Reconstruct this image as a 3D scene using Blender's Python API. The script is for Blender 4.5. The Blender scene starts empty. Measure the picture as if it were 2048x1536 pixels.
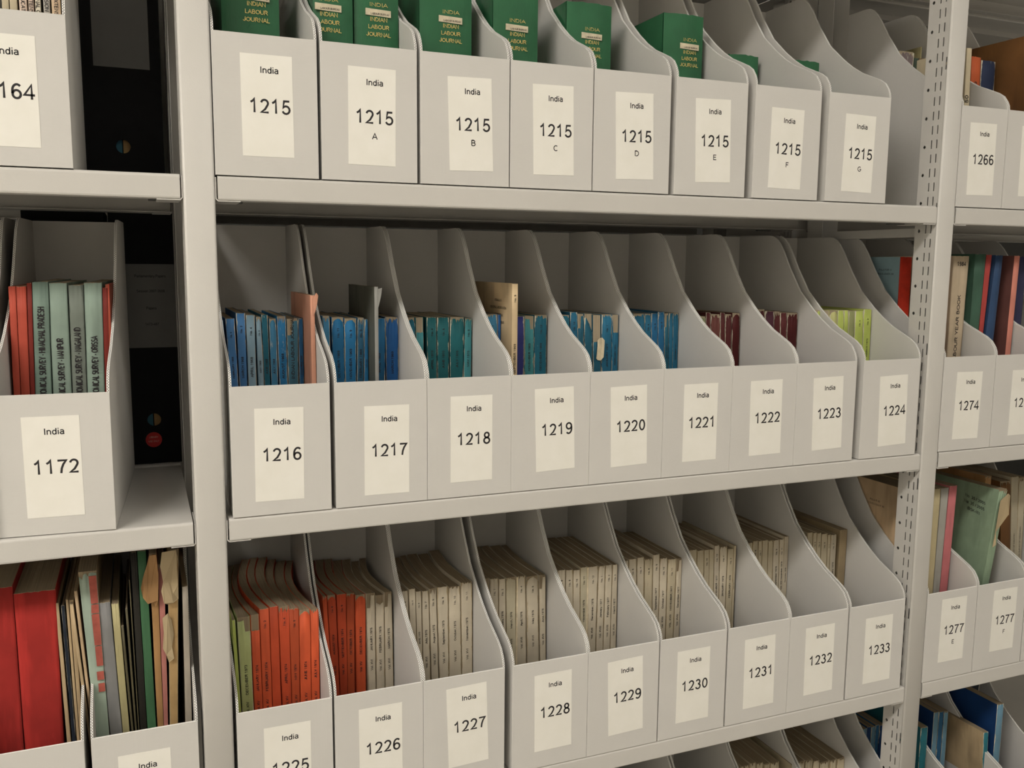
import bpy, bmesh, math, random
from mathutils import Vector, Matrix
SC=bpy.context.scene; COL=SC.collection
MM=.001
BOX=[
('1215',0,1.5,131,0),
('1215A',0,137,131,0),
('1215B',0,273,131.5,0),
('1215C',0,406.4,131.5,0),
('1215D',0,540,131.5,0),
('1215E',0,681.5,132,0),
('1215F',0,828.6,131.5,0),
('1215G',0,976.8,131.5,0),
('1216',1,9.5,132,0),
('1217',1,148.3,132,0),
('1218',1,281.0,130,0),
('1219',1,411.3,131,0),
('1220',1,542.8,131,0),
('1221',1,674.2,131,0),
('1222',1,805.6,131.5,0),
('1223',1,937.5,130,0),
('1224',1,1084,131.5,0),
('1225',2,5,132,0),
('1226',2,140.4,132,0),
('1227',2,273,131,0),
('1228',2,417.2,131,0),
('1229',2,548.8,132,0),
('1230',2,683.3,132,0),
('1231',2,819,130.5,0),
('1232',2,950.3,131,0),
('1233',2,1085.5,132,0),
('1164',0,-294,132,0),
('1172',1,-266.8,132,-3.5),
('1171',1,-403,132,-1),
('low left',2,-318,132,0),
('low right',2,-177.6,132,0),
('1266',0,1274,113,0),
('1267',0,1388.5,131,0),
('1268',0,1521,131,0),
('1274',1,1274,130.5,0),
('1275',1,1406,131.5,0),
('1276',1,1539,131.5,0),
('1277E',2,1274,130,0),
('1277F',2,1406,132,0),
('1277G',2,1541,131.5,0),
('m4a',3,683,131,0),
('m4b',3,818,131,0),
('m4c',3,951.5,131,0),
('m4d',3,1086.5,132,0),
('r4a',3,1274,131,0),
('r4b',3,1407,131,0),
('r4c',3,1541,131,0),
]
BK=[
('1216',142,1,[[26.5,31.5,13.1,16.4,257.9,'ltblue','n',''],[31.5,39.0,19.1,32.2,260.1,'blue','n','FEBRUARY 1968||No. 2'],[39.0,48.6,34.3,47.1,267.9,'blue','n','MARCH 1968||No. 3'],[50.2,60.6,48.0,60.9,264.9,'paleblue','n','APRIL 1968||No. 4'],[64.6,74.6,62.2,69.6,261.9,'paleblue','l','MAY 1968||No. 5'],[75.6,84.0,70.0,79.0,265.1,'teal','n','JUNE 1968||'],[84.0,92.5,80.7,91.5,259.2,'blue2','l','JULY 1968||'],[96.5,107.6,92.1,105.4,262.9,'cyan','m','AUGUST 1968||'],[108.8,120.2,106.2,123.4,258.8,'steel','L','INDIAN LABOUR JOURNAL||'],[123.2,130.5,123.9,130.5,259.0,'deepblue','n','NOVEMBER 1968||']]),
('1216',80,1,[[131.2,137.8,131.2,137.8,295.5,'pink','n','']]),
('1217',140,1,[[164.6,172.6,159.2,169.9,262.1,'blue2','m',''],[176.0,192.9,172.7,191.5,260.2,'blue3','l','OCTOBER 1969||No. 11'],[192.9,206.4,192.0,211.6,258.2,'cyan','l','NOVEMBER 1969||No. 9'],[207.6,218.3,212.8,223.2,258.5,'steel2','m','FEBRUARY 1969||No. 2'],[218.8,229,223.8,229,256.0,'blue3','n','MAY 1969||'],[236.4,253.5,236.4,256.1,257.5,'blue3','n','APRIL 1969||'],[258.2,276.7,256.1,276.7,259.0,'cobalt','m','MARCH 1969||']]),
('1217',100,1,[[229.6,235.6,229.6,235.6,306.9,'greyboard','n','']]),
('1218',160,1,[[299.1,314.5,297.6,309.4,256.5,'teal','l',''],[315.7,324.2,310.6,323.8,256.9,'teal2','F',''],[332.4,347.3,328.8,345.3,256.6,'dteal','n','APRIL 1970||No. 4'],[347.5,365.1,346.5,367.0,256.3,'dteal','n','JUNE 1970||No. 6'],[368.1,388.1,368.3,392.9,256.0,'dteal','m','JULY 1970||'],[388.1,403.8,394.2,405.9,253.9,'teal2','s','MAY 1970||No. 5']]),
('1219',150,1,[[432.4,437.8,422.6,427.9,260.9,'cream','n',''],[437.8,452.2,428.5,446.4,260.7,'blue2','s','||No. 1'],[452.3,452.8,447.1,452.8,259.9,'cobalt','n',''],[467,495.2,467,494.3,256.3,'violet','n',''],[495.9,513.5,495.0,512.1,257.4,'teal2','R','NOVEMBER 1969||'],[514.2,535.7,512.8,535.6,258.3,'teal','s','DECEMBER 1969||No. 12']]),
('1219',105,1,[[453.6,464,453.6,464,311.5,'buff','n','SEPTEMBER 1969|Vol. X|No. 9']]),
('1220',142,1,[[559.0,565.0,549.7,557.3,258.0,'teal','n',''],[567.4,580.2,557.9,573.8,257.8,'teal','s','||No. 9'],[581.5,596.9,575.0,588.5,262.8,'blue4','n','||No. 10'],[598.7,606.1,588.5,600.8,259.8,'teal3','L',''],[608.5,622.7,601.4,616.6,259.6,'teal3','D',''],[625.1,639.5,617.7,633.4,257.6,'teal3','G',''],[639.5,658.7,634.8,654.5,258.0,'blue4','s','JANUARY 1971||No. 1'],[659.6,668.1,654.8,668.3,257.2,'blue4','H','FEBRUARY 1971||']]),
('1221',160,1,[[711.6,719.1,698.9,706.1,259.3,'teal','n',''],[719.2,738.7,706.6,729.5,257.3,'blue4','s','||No. 3'],[739.8,750.8,729.9,743.2,257.0,'blue4','s','||No. 4'],[750.8,764.4,743.6,756.9,257.8,'blue5','n','||No. 5'],[765.8,777.4,757.1,770.2,260.1,'blue5','n','||No. 6'],[778.4,787.5,770.6,779.5,257.5,'teal3','L','JULY 1971||'],[788.2,794.4,779.8,788.1,257.4,'blue4','n',''],[794.7,801.6,788.3,800.5,257.5,'blue4','s','DECEMBER 1971||']]),
('1222',155,1,[[830.0,843.1,817.1,831.0,257.1,'blue4','n',''],[844.2,864.9,832.2,854.2,251.5,'moss','L',''],[866.8,874.5,854.7,864.4,257.9,'maroon','n',''],[876.4,893.2,865.4,885.7,254.6,'maroon2','s',''],[895.0,906.6,886.2,895.8,257.5,'maroon','n',''],[906.6,918.4,896.6,911.0,254.8,'maroon','m',''],[919.8,933.5,912.2,929.2,256.4,'maroon3','l','']]),
('1223',155,1,[[975.3,983.0,960.5,968.0,263.5,'maroon','n',''],[983.0,998.0,968.5,984.9,262.4,'maroon','m',''],[999.5,1016.8,985.6,1006.3,259.1,'plum','n',''],[1017.5,1031.8,1006.6,1019.9,258.9,'maroon','m',''],[1032.1,1044.9,1020.5,1035.9,255.8,'maroon','n',''],[1046.8,1063.9,1036.6,1061.6,255.2,'maroon3','m','']]),
('1224',121,1,[[1087.6,1091.0,1067.3,1072.1,263.1,'lime','l',''],[1091.0,1104.7,1072.6,1090.5,262.0,'lime','l',''],[1105.7,1121.2,1091.0,1106.7,261.1,'lime2','F',''],[1121.2,1138.3,1107.2,1126.5,260.9,'lime2','l',''],[1138.7,1153.9,1127.0,1141.8,260.7,'lime','n',''],[1154.3,1162.8,1142.3,1152.4,260.5,'lime','n',''],[1162.8,1177.8,1153.2,1168.0,258.9,'olive','n',''],[1178.3,1199.2,1168.4,1189.5,259.1,'lime','n','||No. 4'],[1200.4,1211.9,1189.8,1209.8,261.8,'lime','n','MARCH 1973||No. 3']]),
('1225',75,2,[[18.1,22.6,8.6,13.7,284.8,'lime','n',''],[22.8,37.6,15.9,34.2,287.4,'palegreen','R','DECEMBER 1973|Vol. XIV|'],[38.6,49.8,34.8,47.4,289.0,'orange','F','JANUARY 1974|Vol. XV|'],[50.1,63.5,47.9,61.4,295.8,'orange','n','FEBRUARY 1974|Vol. XV|No. 2'],[64.1,76.9,61.8,74.3,297.1,'dorange','n',''],[79.7,91.9,74.6,89.9,295.9,'dorange','m','APRIL 1974|Vol. XV|No. 4'],[92.4,102.3,90.1,104.1,290.6,'dorange2','s','MAY 1974|Vol. XV|No. 5'],[103.6,119.4,104.4,121.0,286.0,'orange','l','JUNE 1974|Vol. XV|'],[119.8,132.3,121.3,133.4,284.6,'orange','s','JULY 1974|Vol. XV|']]),
('1226',152,2,[[164.4,170.8,152.8,159.9,273.9,'orange','s',''],[170.8,180.3,160.5,174.1,274.0,'dorange','l','AUGUST 1974|Vol. XV|No. 8'],[180.3,190.8,175.7,190.7,273.5,'dorange','n','SEPTEMBER 1974|Vol. XV|No. 9'],[190.8,201.9,191.3,204.2,273.2,'dorange2','s','OCTOBER 1974|Vol. XV|'],[205.6,219.9,205.4,222.1,268.6,'orange','l','DECEMBER 1974|Vol. XV|'],[226.8,237.1,222.9,237.8,268.5,'white','L','JANUARY,1975|Vol. XVI|'],[238.8,252.6,238.6,252.6,263.8,'white','s2','FEBRUARY,1975|Vol. XVI|'],[253.7,268.6,253.0,265.6,266.9,'white','L','MARCH,1975|Vol. XVI|']]),
('1227',135,2,[[280.4,295.5,276.6,287.7,271.6,'white','n','APRIL,1975||No. 4'],[297.7,305.0,289.0,300.4,273.4,'white','n','MAY,1975||No. 5'],[305.9,313.7,300.9,310.5,267.6,'white','n','JUNE,1975||No. 6'],[313.7,327.5,311.7,322.9,266.8,'white','n','July,1975|Vol. XVI|No. 7'],[329.5,342.4,323.7,335.8,269.2,'white','m','August,1975|Vol. XVI|No. 8'],[344.1,358.8,336.9,356.2,270.1,'white','n','September,1975|Vol. XVI|No. 9'],[358.8,382.2,356.9,377.5,268.1,'white','s','October,1975|Vol. XVI|No. 10'],[382.9,400.4,378.1,398.7,272.7,'white','s','November,1975|Vol. XVI|No. 11']]),
('1228',150,2,[[426.3,439.3,423.6,435.4,268.4,'white','F',''],[440.1,454.0,436.1,451.4,266.6,'white','n','JANUARY 1976||No. 1'],[454.5,468.0,452.1,464.7,264.3,'white','n','February,1976||No. 2'],[468.9,487.4,465.4,483.4,264.8,'whitegreen','s','March,1976|Vol. XVII|'],[488.5,507.3,484.5,501.7,265.1,'white','s','April,1976|Vol. XVII|No. 4'],[508.0,531.8,503.3,525.7,262.4,'white','l','May,1976|Vol. XVII|No. 5'],[534.4,544.6,527.2,539.8,261.6,'white','L','June,1976|Vol. XVII|']]),
('1229',136,2,[[562.3,574.2,556.3,571.3,271.2,'white','n','||No. 8'],[575.0,589.1,571.8,585.9,269.7,'white','n','||No. 9'],[589.7,603.4,586.2,599.9,267.9,'white','n','||No. 10'],[603.7,616.2,600.2,614.1,271.1,'whitegreen','n','November 1976||No. 11'],[617.5,632.1,615.1,635.2,270.1,'white','n','December,1976|Vol. XVII|No. 12'],[632.8,647.6,635.9,649.4,269.2,'white','s','January 1977|Vol. XVIII|No. 1'],[648.0,661.9,650.0,663.7,269.0,'white','n','February 1977|Vol. XVIII|No. 2'],[662.1,675.2,664.2,674.3,268.3,'white','n','March 1977|Vol. XVIII|No. 3']]),
('1230',140,2,[[693.6,703.0,689.3,698.5,271.2,'white','n',''],[704.1,721.0,698.9,715.3,272.7,'white','n','||No. 6'],[721.5,736.9,716.1,730.8,273.8,'white','n','||No. 7'],[736.9,752.7,731.9,749.2,269.3,'white2','s','||No. 8'],[753.6,766.1,749.4,763.7,275.2,'white','n','September,1977|Vol. XVIII|No. 9'],[766.5,781.0,764.3,780.2,266.5,'white','n','October,1977|Vol. XVIII|No. 10'],[781.4,796.5,781.1,799.7,262.8,'white2','n','NOVEMBER,1977|VOL. XVIII|No. 11'],[797.0,810.0,800.3,811.7,262.2,'white','L','December,1977|Vol. XVIII|']]),
('1231',152,2,[[840.5,859.5,832.2,851.7,270.4,'white2','n',''],[859.9,875.1,852.2,867.4,267.6,'white2','n',''],[875.6,885.7,867.8,879.4,267.2,'white2','n','||No. 10'],[885.9,896.4,879.5,890.1,266.8,'white2','n',''],[897.0,908.3,890.3,902.0,272.9,'white','n','DECEMBER 1977||No. 12'],[908.8,921.5,902.6,920.0,269.6,'white','s','JANUARY 1978||No. 1'],[921.8,936.1,920.8,935.5,262.8,'white2','n','FEBRUARY 1978||No. 2'],[936.1,940.1,935.6,940.8,267.8,'white2','n','MARCH 1978||']]),
('1232',167,2,[[986.8,996.0,980.0,989.4,263.6,'white2','n',''],[996.9,1008.4,989.6,1003.0,266.2,'white2','n','||No. 6'],[1008.8,1020.1,1003.4,1012.3,264.9,'white2','n','||No. 7'],[1020.1,1033.4,1012.6,1026.5,264.9,'white2','n',''],[1033.7,1044.4,1026.9,1039.0,263.7,'white2','s',''],[1044.5,1062.5,1039.5,1053.8,262.5,'white','n','September 1978||No. 9'],[1062.8,1072.7,1054.1,1065.3,262.7,'white','n','Vol. XIX November 1978||No. 11'],[1069.8,1077.7,1065.4,1076.7,267.2,'white','n','December 1978||']]),
('1233',155,2,[[1108.0,1118.7,1098.3,1112.1,266.9,'white2','n',''],[1119.3,1130.4,1112.3,1125.7,273.4,'white2','n',''],[1130.4,1141.9,1126.5,1135.8,271.7,'white2','n','||No. 3'],[1142.3,1152.1,1136.3,1147.2,270.0,'white2','n','||No. 4'],[1152.5,1167.5,1147.7,1163.1,267.5,'white2','n','||No. 5'],[1167.8,1174.5,1163.8,1171.0,263.8,'white2','n','||No. 6'],[1175.0,1189.8,1171.5,1186.0,262.6,'white','n','January 1979||No. 7'],[1193.4,1210.5,1194.9,1213.8,270.0,'tan','n','']]),
('1164',60,0,[[-233.8,-226.0,-233.8,-226.0,275,'cream','n',''],[-225.3,-216.9,-225.3,-216.9,275,'cream','n',''],[-215.2,-206.3,-215.2,-206.3,279,'pinkcream','n','EXTENSION EDUCATION^'],[-205.2,-198.9,-205.2,-198.9,281,'pinkcream','n','JOURNAL OF EXTENSION^'],[-197.8,-191.5,-197.8,-191.5,277,'palecream','n','INDIAN JOURNAL OF^'],[-189.0,-181.1,-189.0,-181.1,280,'greycream','n','OF EXTENSION^'],[-179.9,-169.2,-179.9,-169.2,281,'peach','n','JOURNAL OF EXTENSION^'],[-167.3,-165.6,-168.1,-165.6,275,'peach2','n','JOURNAL OF^'],[-167.7,-165.6,-168.6,-165.6,276,'peach2','n','INDIAN JOURNAL^']]),
('1172',110,1,[[-255.7,-248.2,-252.1,-243.2,308.0,'brick','n',''],[-247.7,-238.1,-243.1,-231.1,308.0,'brick','n',''],[-238.0,-232.8,-230.7,-224.6,312.4,'dbrick','n',''],[-232.8,-211.9,-224.3,-205.0,314.0,'sage','n','TECHNO-ECONOMICAL SURVEY - HIMACHAL PRADESH^'],[-209.3,-185.8,-205.0,-183.0,312.4,'sage2','n','TECHNO-ECONOMICAL SURVEY - MANIPUR^'],[-185.3,-168.4,-182.0,-163.3,309.6,'sage3','n','TECHNO-ECONOMICAL SURVEY - NAGALAND^'],[-168.4,-147.2,-162.8,-140.6,312.9,'sage2','n','TECHNO-ECONOMICAL SURVEY - ORISSA^'],[-147.2,-141.9,-140.6,-134.0,306.1,'dbrick','n',''],[-138.5,-136.7,-133.6,-131.7,311.2,'brick','n',''],[-135.3,-131.7,-136.9,-131.7,310.7,'rust','n','']]),
('low left',70,2,[[-302.9,-262.9,-300.6,-264.4,373.6,'red','n',''],[-261.2,-216.3,-264.2,-214.4,362.8,'red','n',''],[-208.7,-202.6,-216.2,-211.7,343.0,'manila','n',''],[-202.6,-197.2,-209.2,-204.6,338.9,'navyb','n',''],[-196.7,-192.9,-203.5,-199.8,346.4,'manila','n',''],[-192.9,-189.6,-199.2,-193.2,345.7,'manila','n','']]),
('low right',60,2,[[-174.0,-170.9,-198.0,-193.5,342.8,'manila','n',''],[-170.9,-167.9,-192.1,-187.8,360.4,'manila2','n',''],[-167.9,-154.7,-185.7,-163.5,385.3,'greenred','m',''],[-152.3,-136.6,-163.5,-148.5,340.0,'grey','n',''],[-136.6,-127.9,-147.6,-138.2,336.3,'khaki','n',''],[-124.4,-121.6,-136.8,-133.4,303.9,'dkhaki','n',''],[-121.6,-119.3,-130.7,-127.4,327.7,'dkhaki','n',''],[-119.3,-117.9,-124.6,-122.6,366.7,'dkhaki','n',''],[-117.9,-108.5,-121.0,-112.6,405.3,'black','n',''],[-108.1,-96.0,-112.2,-101.2,406.0,'green','n',''],[-96.0,-89.0,-97.6,-87.5,400.6,'kraft','s',''],[-89.0,-84.6,-87.1,-78.5,384.3,'rose','l',''],[-84.6,-75.5,-73.6,-59.0,403.3,'kraft2','m',''],[-62.0,-51.8,-56.7,-49.2,348.8,'greywhite','n','']]),
('1266',178,0,[[1293.8,1332.6,1293.8,1332.6,310.5,'purplegrey','m',''],[1334.3,1346.0,1334.3,1346.0,300.4,'dgreen','n',''],[1346.5,1367.6,1346.5,1367.6,301.2,'dtan','n','']]),
('1266',60,0,[[1347.4,1361.5,1340.5,1353.2,295.4,'cream','n','1949 - 50^']]),
('1267',120,0,[[1436.6,1455.4,1420.5,1446.2,299.2,'orangeb','n','1-89^'],[1457.5,1495.0,1447.2,1485.6,294.7,'navy','n','']]),
('1274',74,1,[[1360.3,1394.4,1359.6,1400.9,365.0,'yearbook','n','LABOUR YEAR BOOK^']]),
('1275',70,1,[[1409.6,1430.1,1411.6,1440.9,369.3,'bgreen','n',''],[1430.1,1438.8,1441.5,1456.7,368.3,'redb','n',''],[1439.5,1467.9,1467.7,1486.9,367.7,'blueb','n',''],[1510.8,1524.2,1518.5,1533.9,367.1,'salmon','n','']]),
('1277E',62,2,[[1335.4,1353.3,1337.0,1356.9,364.8,'creamtorn','n',''],[1353.3,1368.8,1358.0,1378.0,364.2,'lgrey','n',''],[1368.9,1389.8,1379.2,1400.4,367.2,'rosepink','n','']]),
('1277F',40,2,[[1440.7,1458.6,1491.3,1513.7,354.5,'greencover','m','']]),
('1277G',110,2,[[1616.6,1644.5,1579.2,1610.1,348.4,'dbrown','m',''],[1644.5,1660.3,1610.9,1633.5,355.3,'whitetext','n','SURVEY OF INDUSTRY^'],[1654.8,1668.9,1634.9,1655.0,352.5,'whitetext','m','ANNUAL SURVEY OF INDUSTRIES^']]),
('m4d',127,3,[[1090.1,1097.2,1076.4,1086.5,260.8,'white2','s',''],[1097.2,1111.0,1087.8,1111.0,262.0,'white2','s',''],[1112.7,1131.2,1112.7,1131.2,261.3,'white2','s',''],[1132.9,1148.7,1132.9,1148.7,255.9,'white2','s',''],[1150.2,1174.4,1150.2,1174.4,248.6,'white2','s',''],[1175.8,1193.2,1175.8,1193.2,248.1,'white2','s',''],[1194.9,1214.9,1194.9,1214.9,247.5,'white2','s','']]),
('m4c',135,3,[[955.1,959.5,955.1,961.4,275.3,'white2','s',''],[962.1,981.9,962.1,981.9,276.8,'white2','s',''],[982.9,996.4,982.9,996.4,278.3,'white2','s',''],[997.7,1014.1,997.7,1014.1,274.9,'white2','s',''],[1015.7,1030.7,1015.7,1030.7,269.8,'white2','s',''],[1031.8,1053.9,1031.8,1053.9,268.3,'white2','s','']]),
('r4a',170,3,[[1279.2,1297.1,1279.2,1297.1,276.1,'bluer','n',''],[1298.0,1313.7,1298.0,1313.7,270.4,'ltbluer','n',''],[1314.1,1324.8,1314.1,1324.8,272.1,'dbluer','n',''],[1325.6,1336.9,1325.6,1336.9,269.8,'ltbluer','n',''],[1337.3,1347.3,1337.3,1347.3,271.9,'bluer','n',''],[1348.3,1363.5,1348.3,1363.5,269.3,'dbluer','n','']]),
('r4a',90,3,[[1380.1,1400.2,1380.1,1400.2,297.2,'tealr','n','']]),
('r4b',120,3,[[1448.3,1462.7,1448.3,1462.7,303.9,'ltbluer','n',''],[1463.5,1476.6,1463.5,1476.6,302.3,'bluer','n',''],[1477.6,1490.5,1477.6,1490.5,300.7,'ltbluer','s','']]),
('r4c',60,3,[[1544.6,1554.5,1527.4,1541.6,272.7,'tealr','n',''],[1561.9,1581.1,1561.9,1581.1,329.2,'ltbluer','n','']]),
('1276',90,1,[[1542.7,1555.1,1544.0,1553.9,367.3,'rustb','n',''],[1556.3,1575.9,1555.3,1578.8,366.1,'indigo','n','']]),
]
LAB={'1215': [[35.4,257.9],[100.5,258.4],[100.8,130.5],[36.0,130.6]],'1215A': [[173.4,253.9],[237.9,253.8],[237.2,125.7],[172.4,127.1]],'1215B': [[311.9,252.5],[376.4,254.3],[379.8,125.7],[315.2,124.4]],'1215C': [[440.2,252.5],[505.6,254.0],[507.8,125.8],[442.5,124.4]],'1215D': [[574.8,251.7],[640.5,254.0],[644.0,125.6],[578.2,124.1]],'1215E': [[715.0,252.6],[779.9,255.2],[785.7,127.5],[720.4,125.4]],'1215F': [[861.3,249.6],[925.4,248.4],[922.9,121.8],[859.6,122.6]],'1215G': [[1014.3,249.9],[1076.7,249.3],[1073.7,121.7],[1010.9,122.8]],'1266': [[1296.1,253.6],[1361.0,254.7],[1361.8,128.0],[1297.2,127.1]],'1267': [[1426.3,255.5],[1488.4,256.6],[1493.2,129.8],[1429.1,129.9]],'1216': [[40.2,-198.3],[105.4,-199.2],[103.6,-327.1],[39.5,-326.3]],'1217': [[189.8,-203.5],[254.4,-204.0],[252.3,-330.2],[188.1,-330.7]],'1218': [[317.1,-195.8],[380.1,-196.2],[379.4,-322.2],[317.1,-322.8]],'1219': [[449.2,-191.8],[511.9,-189.4],[517.4,-314.9],[454.7,-317.9]],'1220': [[577.8,-193.8],[641.7,-192.5],[646.2,-318.7],[582.6,-320.0]],'1221': [[711.8,-195.1],[776.7,-195.3],[778.4,-321.6],[713.5,-321.4]],'1222': [[841.4,-194.2],[906.5,-194.4],[910.1,-321.0],[845.0,-321.7]],'1223': [[972.3,-195.0],[1038.1,-193.7],[1042.3,-320.5],[976.9,-321.8]],'1224': [[1121.2,-197.8],[1185.6,-196.4],[1191.1,-323.0],[1126.9,-325.1]],'1274': [[1306.6,-196.6],[1373.4,-197.6],[1371.0,-325.3],[1305.6,-324.1]],'1275': [[1447.5,-198.0],[1518.6,-198.9],[1519.9,-326.8],[1451.1,-325.3]],'1225': [[42.1,-652.1],[106.9,-651.6],[108.5,-750.7],[42.6,-749.2]],'1226': [[175.1,-648.9],[239.7,-648.9],[241.1,-765.5],[176.0,-765.0]],'1227': [[308.4,-642.1],[372.2,-639.8],[377.8,-768.0],[314.0,-769.8]],'1228': [[454.1,-645.8],[519.3,-645.2],[520.4,-771.9],[455.7,-773.0]],'1229': [[583.5,-644.7],[648.6,-642.9],[653.7,-771.4],[588.7,-772.5]],'1230': [[715.5,-647.3],[781.5,-648.0],[783.2,-776.0],[717.8,-775.8]],'1231': [[853.2,-648.0],[918.3,-647.8],[919.7,-775.3],[855.6,-775.9]],'1232': [[985.5,-647.2],[1049.6,-646.2],[1051.7,-774.5],[987.8,-774.5]],'1233': [[1122.3,-646.4],[1187.8,-646.5],[1191.3,-780.1],[1125.1,-779.1]],'1277E': [[1309.4,-637.9],[1377.6,-639.2],[1377.6,-766.8],[1311.2,-765.7]],'1277F': [[1447.0,-636.8],[1514.8,-638.6],[1516.4,-767.7],[1448.6,-766.4]],'low': [[-146.4,-652.8],[-81.0,-652.7],[-82.5,-756.6],[-149.1,-756.1]],'1164': [[-240.5,253.2],[-195.4,253.4],[-195.0,128.7],[-244.6,128.6]],'1172': [[-236.0,-195.4],[-170.4,-194.9],[-169.6,-323.5],[-235.3,-324.0]]}

SH=[104.28,-346.37,-801.42,-1256.4]     # shelf tops in mm above the camera-height datum
S0=604.0
PR=[(352,402),(250,402),(240,400.5),(230,395),(220,385.5),(208,370),(187,337),(156,296),(121,266),(95,247),(70,232),(45,221),(25,212),(13,204),(5,193),(1.5,185),(0.5,178)]

# ---------------------------------------------------------------- materials
def lin(c): return tuple(((v/255)/12.92 if v/255<=.04045 else ((v/255+.055)/1.055)**2.4) for v in c)
MATS={}
def newmat(name):
    m=bpy.data.materials.new(name); m.use_nodes=True
    nt=m.node_tree; b=nt.nodes['Principled BSDF']; return m,nt,b
def N(nt,t,**kw):
    n=nt.nodes.new(t)
    for k,v in kw.items():
        if k in n.inputs: n.inputs[k].default_value=v
        else: setattr(n,k,v)
    return n
def mixc(nt,fac,a,b):
    n=nt.nodes.new('ShaderNodeMix'); n.data_type='RGBA'
    L=nt.links
    if hasattr(fac,'links'): L.new(fac,n.inputs[0])
    else: n.inputs[0].default_value=fac
    for i,v in ((6,a),(7,b)):
        if hasattr(v,'links'): L.new(v,n.inputs[i])
        else: n.inputs[i].default_value=(*v,1)
    return n.outputs[2]
def ramp(nt,src,a,b):
    n=nt.nodes.new('ShaderNodeMapRange'); nt.links.new(src,n.inputs[0]); n.inputs[1].default_value=a; n.inputs[2].default_value=b; n.clamp=True
    return n.outputs[0]
def coords(nt,scale,shift=True):
    tc=N(nt,'ShaderNodeTexCoord'); mp=N(nt,'ShaderNodeMapping'); mp.inputs['Scale'].default_value=scale
    if shift:
        oi=N(nt,'ShaderNodeObjectInfo'); mu=N(nt,'ShaderNodeMath',operation='MULTIPLY'); nt.links.new(oi.outputs['Random'],mu.inputs[0]); mu.inputs[1].default_value=37.
        cb=N(nt,'ShaderNodeCombineXYZ'); nt.links.new(mu.outputs[0],cb.inputs[0]); nt.links.new(mu.outputs[0],cb.inputs[2]); nt.links.new(cb.outputs[0],mp.inputs['Location'])
    nt.links.new(tc.outputs['Object'],mp.inputs['Vector']); return mp.outputs[0]
def noise(nt,vec,scale,detail=3,rough=.55):
    n=N(nt,'ShaderNodeTexNoise'); n.inputs['Scale'].default_value=scale; n.inputs['Detail'].default_value=detail; n.inputs['Roughness'].default_value=rough
    nt.links.new(vec,n.inputs['Vector']); return n.outputs[0]
def simple(name,c,rough=.6,var=.06,sc=30,metal=0,bump=0,bsc=400,spec=.4):
    if name in MATS: return MATS[name]
    m,nt,b=newmat(name); v=coords(nt,(1,1,1))
    n=noise(nt,v,sc,4); f=ramp(nt,n,.3,.7)
    hi=tuple(min(1,x*(1+var)) for x in c); lo=tuple(x*(1-var) for x in c)
    nt.links.new(mixc(nt,f,lo,hi),b.inputs['Base Color'])
    b.inputs['Roughness'].default_value=rough; b.inputs['Metallic'].default_value=metal
    b.inputs['Specular IOR Level'].default_value=spec
    if bump:
        n2=noise(nt,v,bsc,2); bp=N(nt,'ShaderNodeBump'); bp.inputs['Strength'].default_value=bump; bp.inputs['Distance'].default_value=.0004
        nt.links.new(n2,bp.inputs['Height']); nt.links.new(bp.outputs[0],b.inputs['Normal'])
    MATS[name]=m; return m
STEEL=simple('powder_coated_steel',(.60,.585,.555),.34,.02,8,bump=.25,bsc=900)
DARKST=simple('dark_steel_clip',(.10,.10,.095),.4)
SLOT=simple('slot_shadow',(.02,.02,.02),.8)
def board_mat():
    m,nt,b=newmat('grey_archive_board'); v=coords(nt,(1,1,1))
    n=noise(nt,v,9,4,.6); n2=noise(nt,coords(nt,(60,60,900)),1.2,2)
    base=mixc(nt,ramp(nt,n,.3,.7),(.60,.588,.562),(.645,.632,.607))
    col=mixc(nt,ramp(nt,n2,.2,.8),base,(.635,.622,.597))
    n3=noise(nt,v,60,5,.7); sc=mixc(nt,ramp(nt,n3,.72,.80),col,(.72,.71,.68))
    nt.links.new(sc,b.inputs['Base Color']); b.inputs['Roughness'].default_value=.75; b.inputs['Specular IOR Level'].default_value=.25
    bp=N(nt,'ShaderNodeBump'); bp.inputs['Strength'].default_value=.12; bp.inputs['Distance'].default_value=.0006
    nt.links.new(noise(nt,coords(nt,(330,330,12)),1,1),bp.inputs['Height']); nt.links.new(bp.outputs[0],b.inputs['Normal'])
    return m
BOARD=board_mat()
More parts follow.
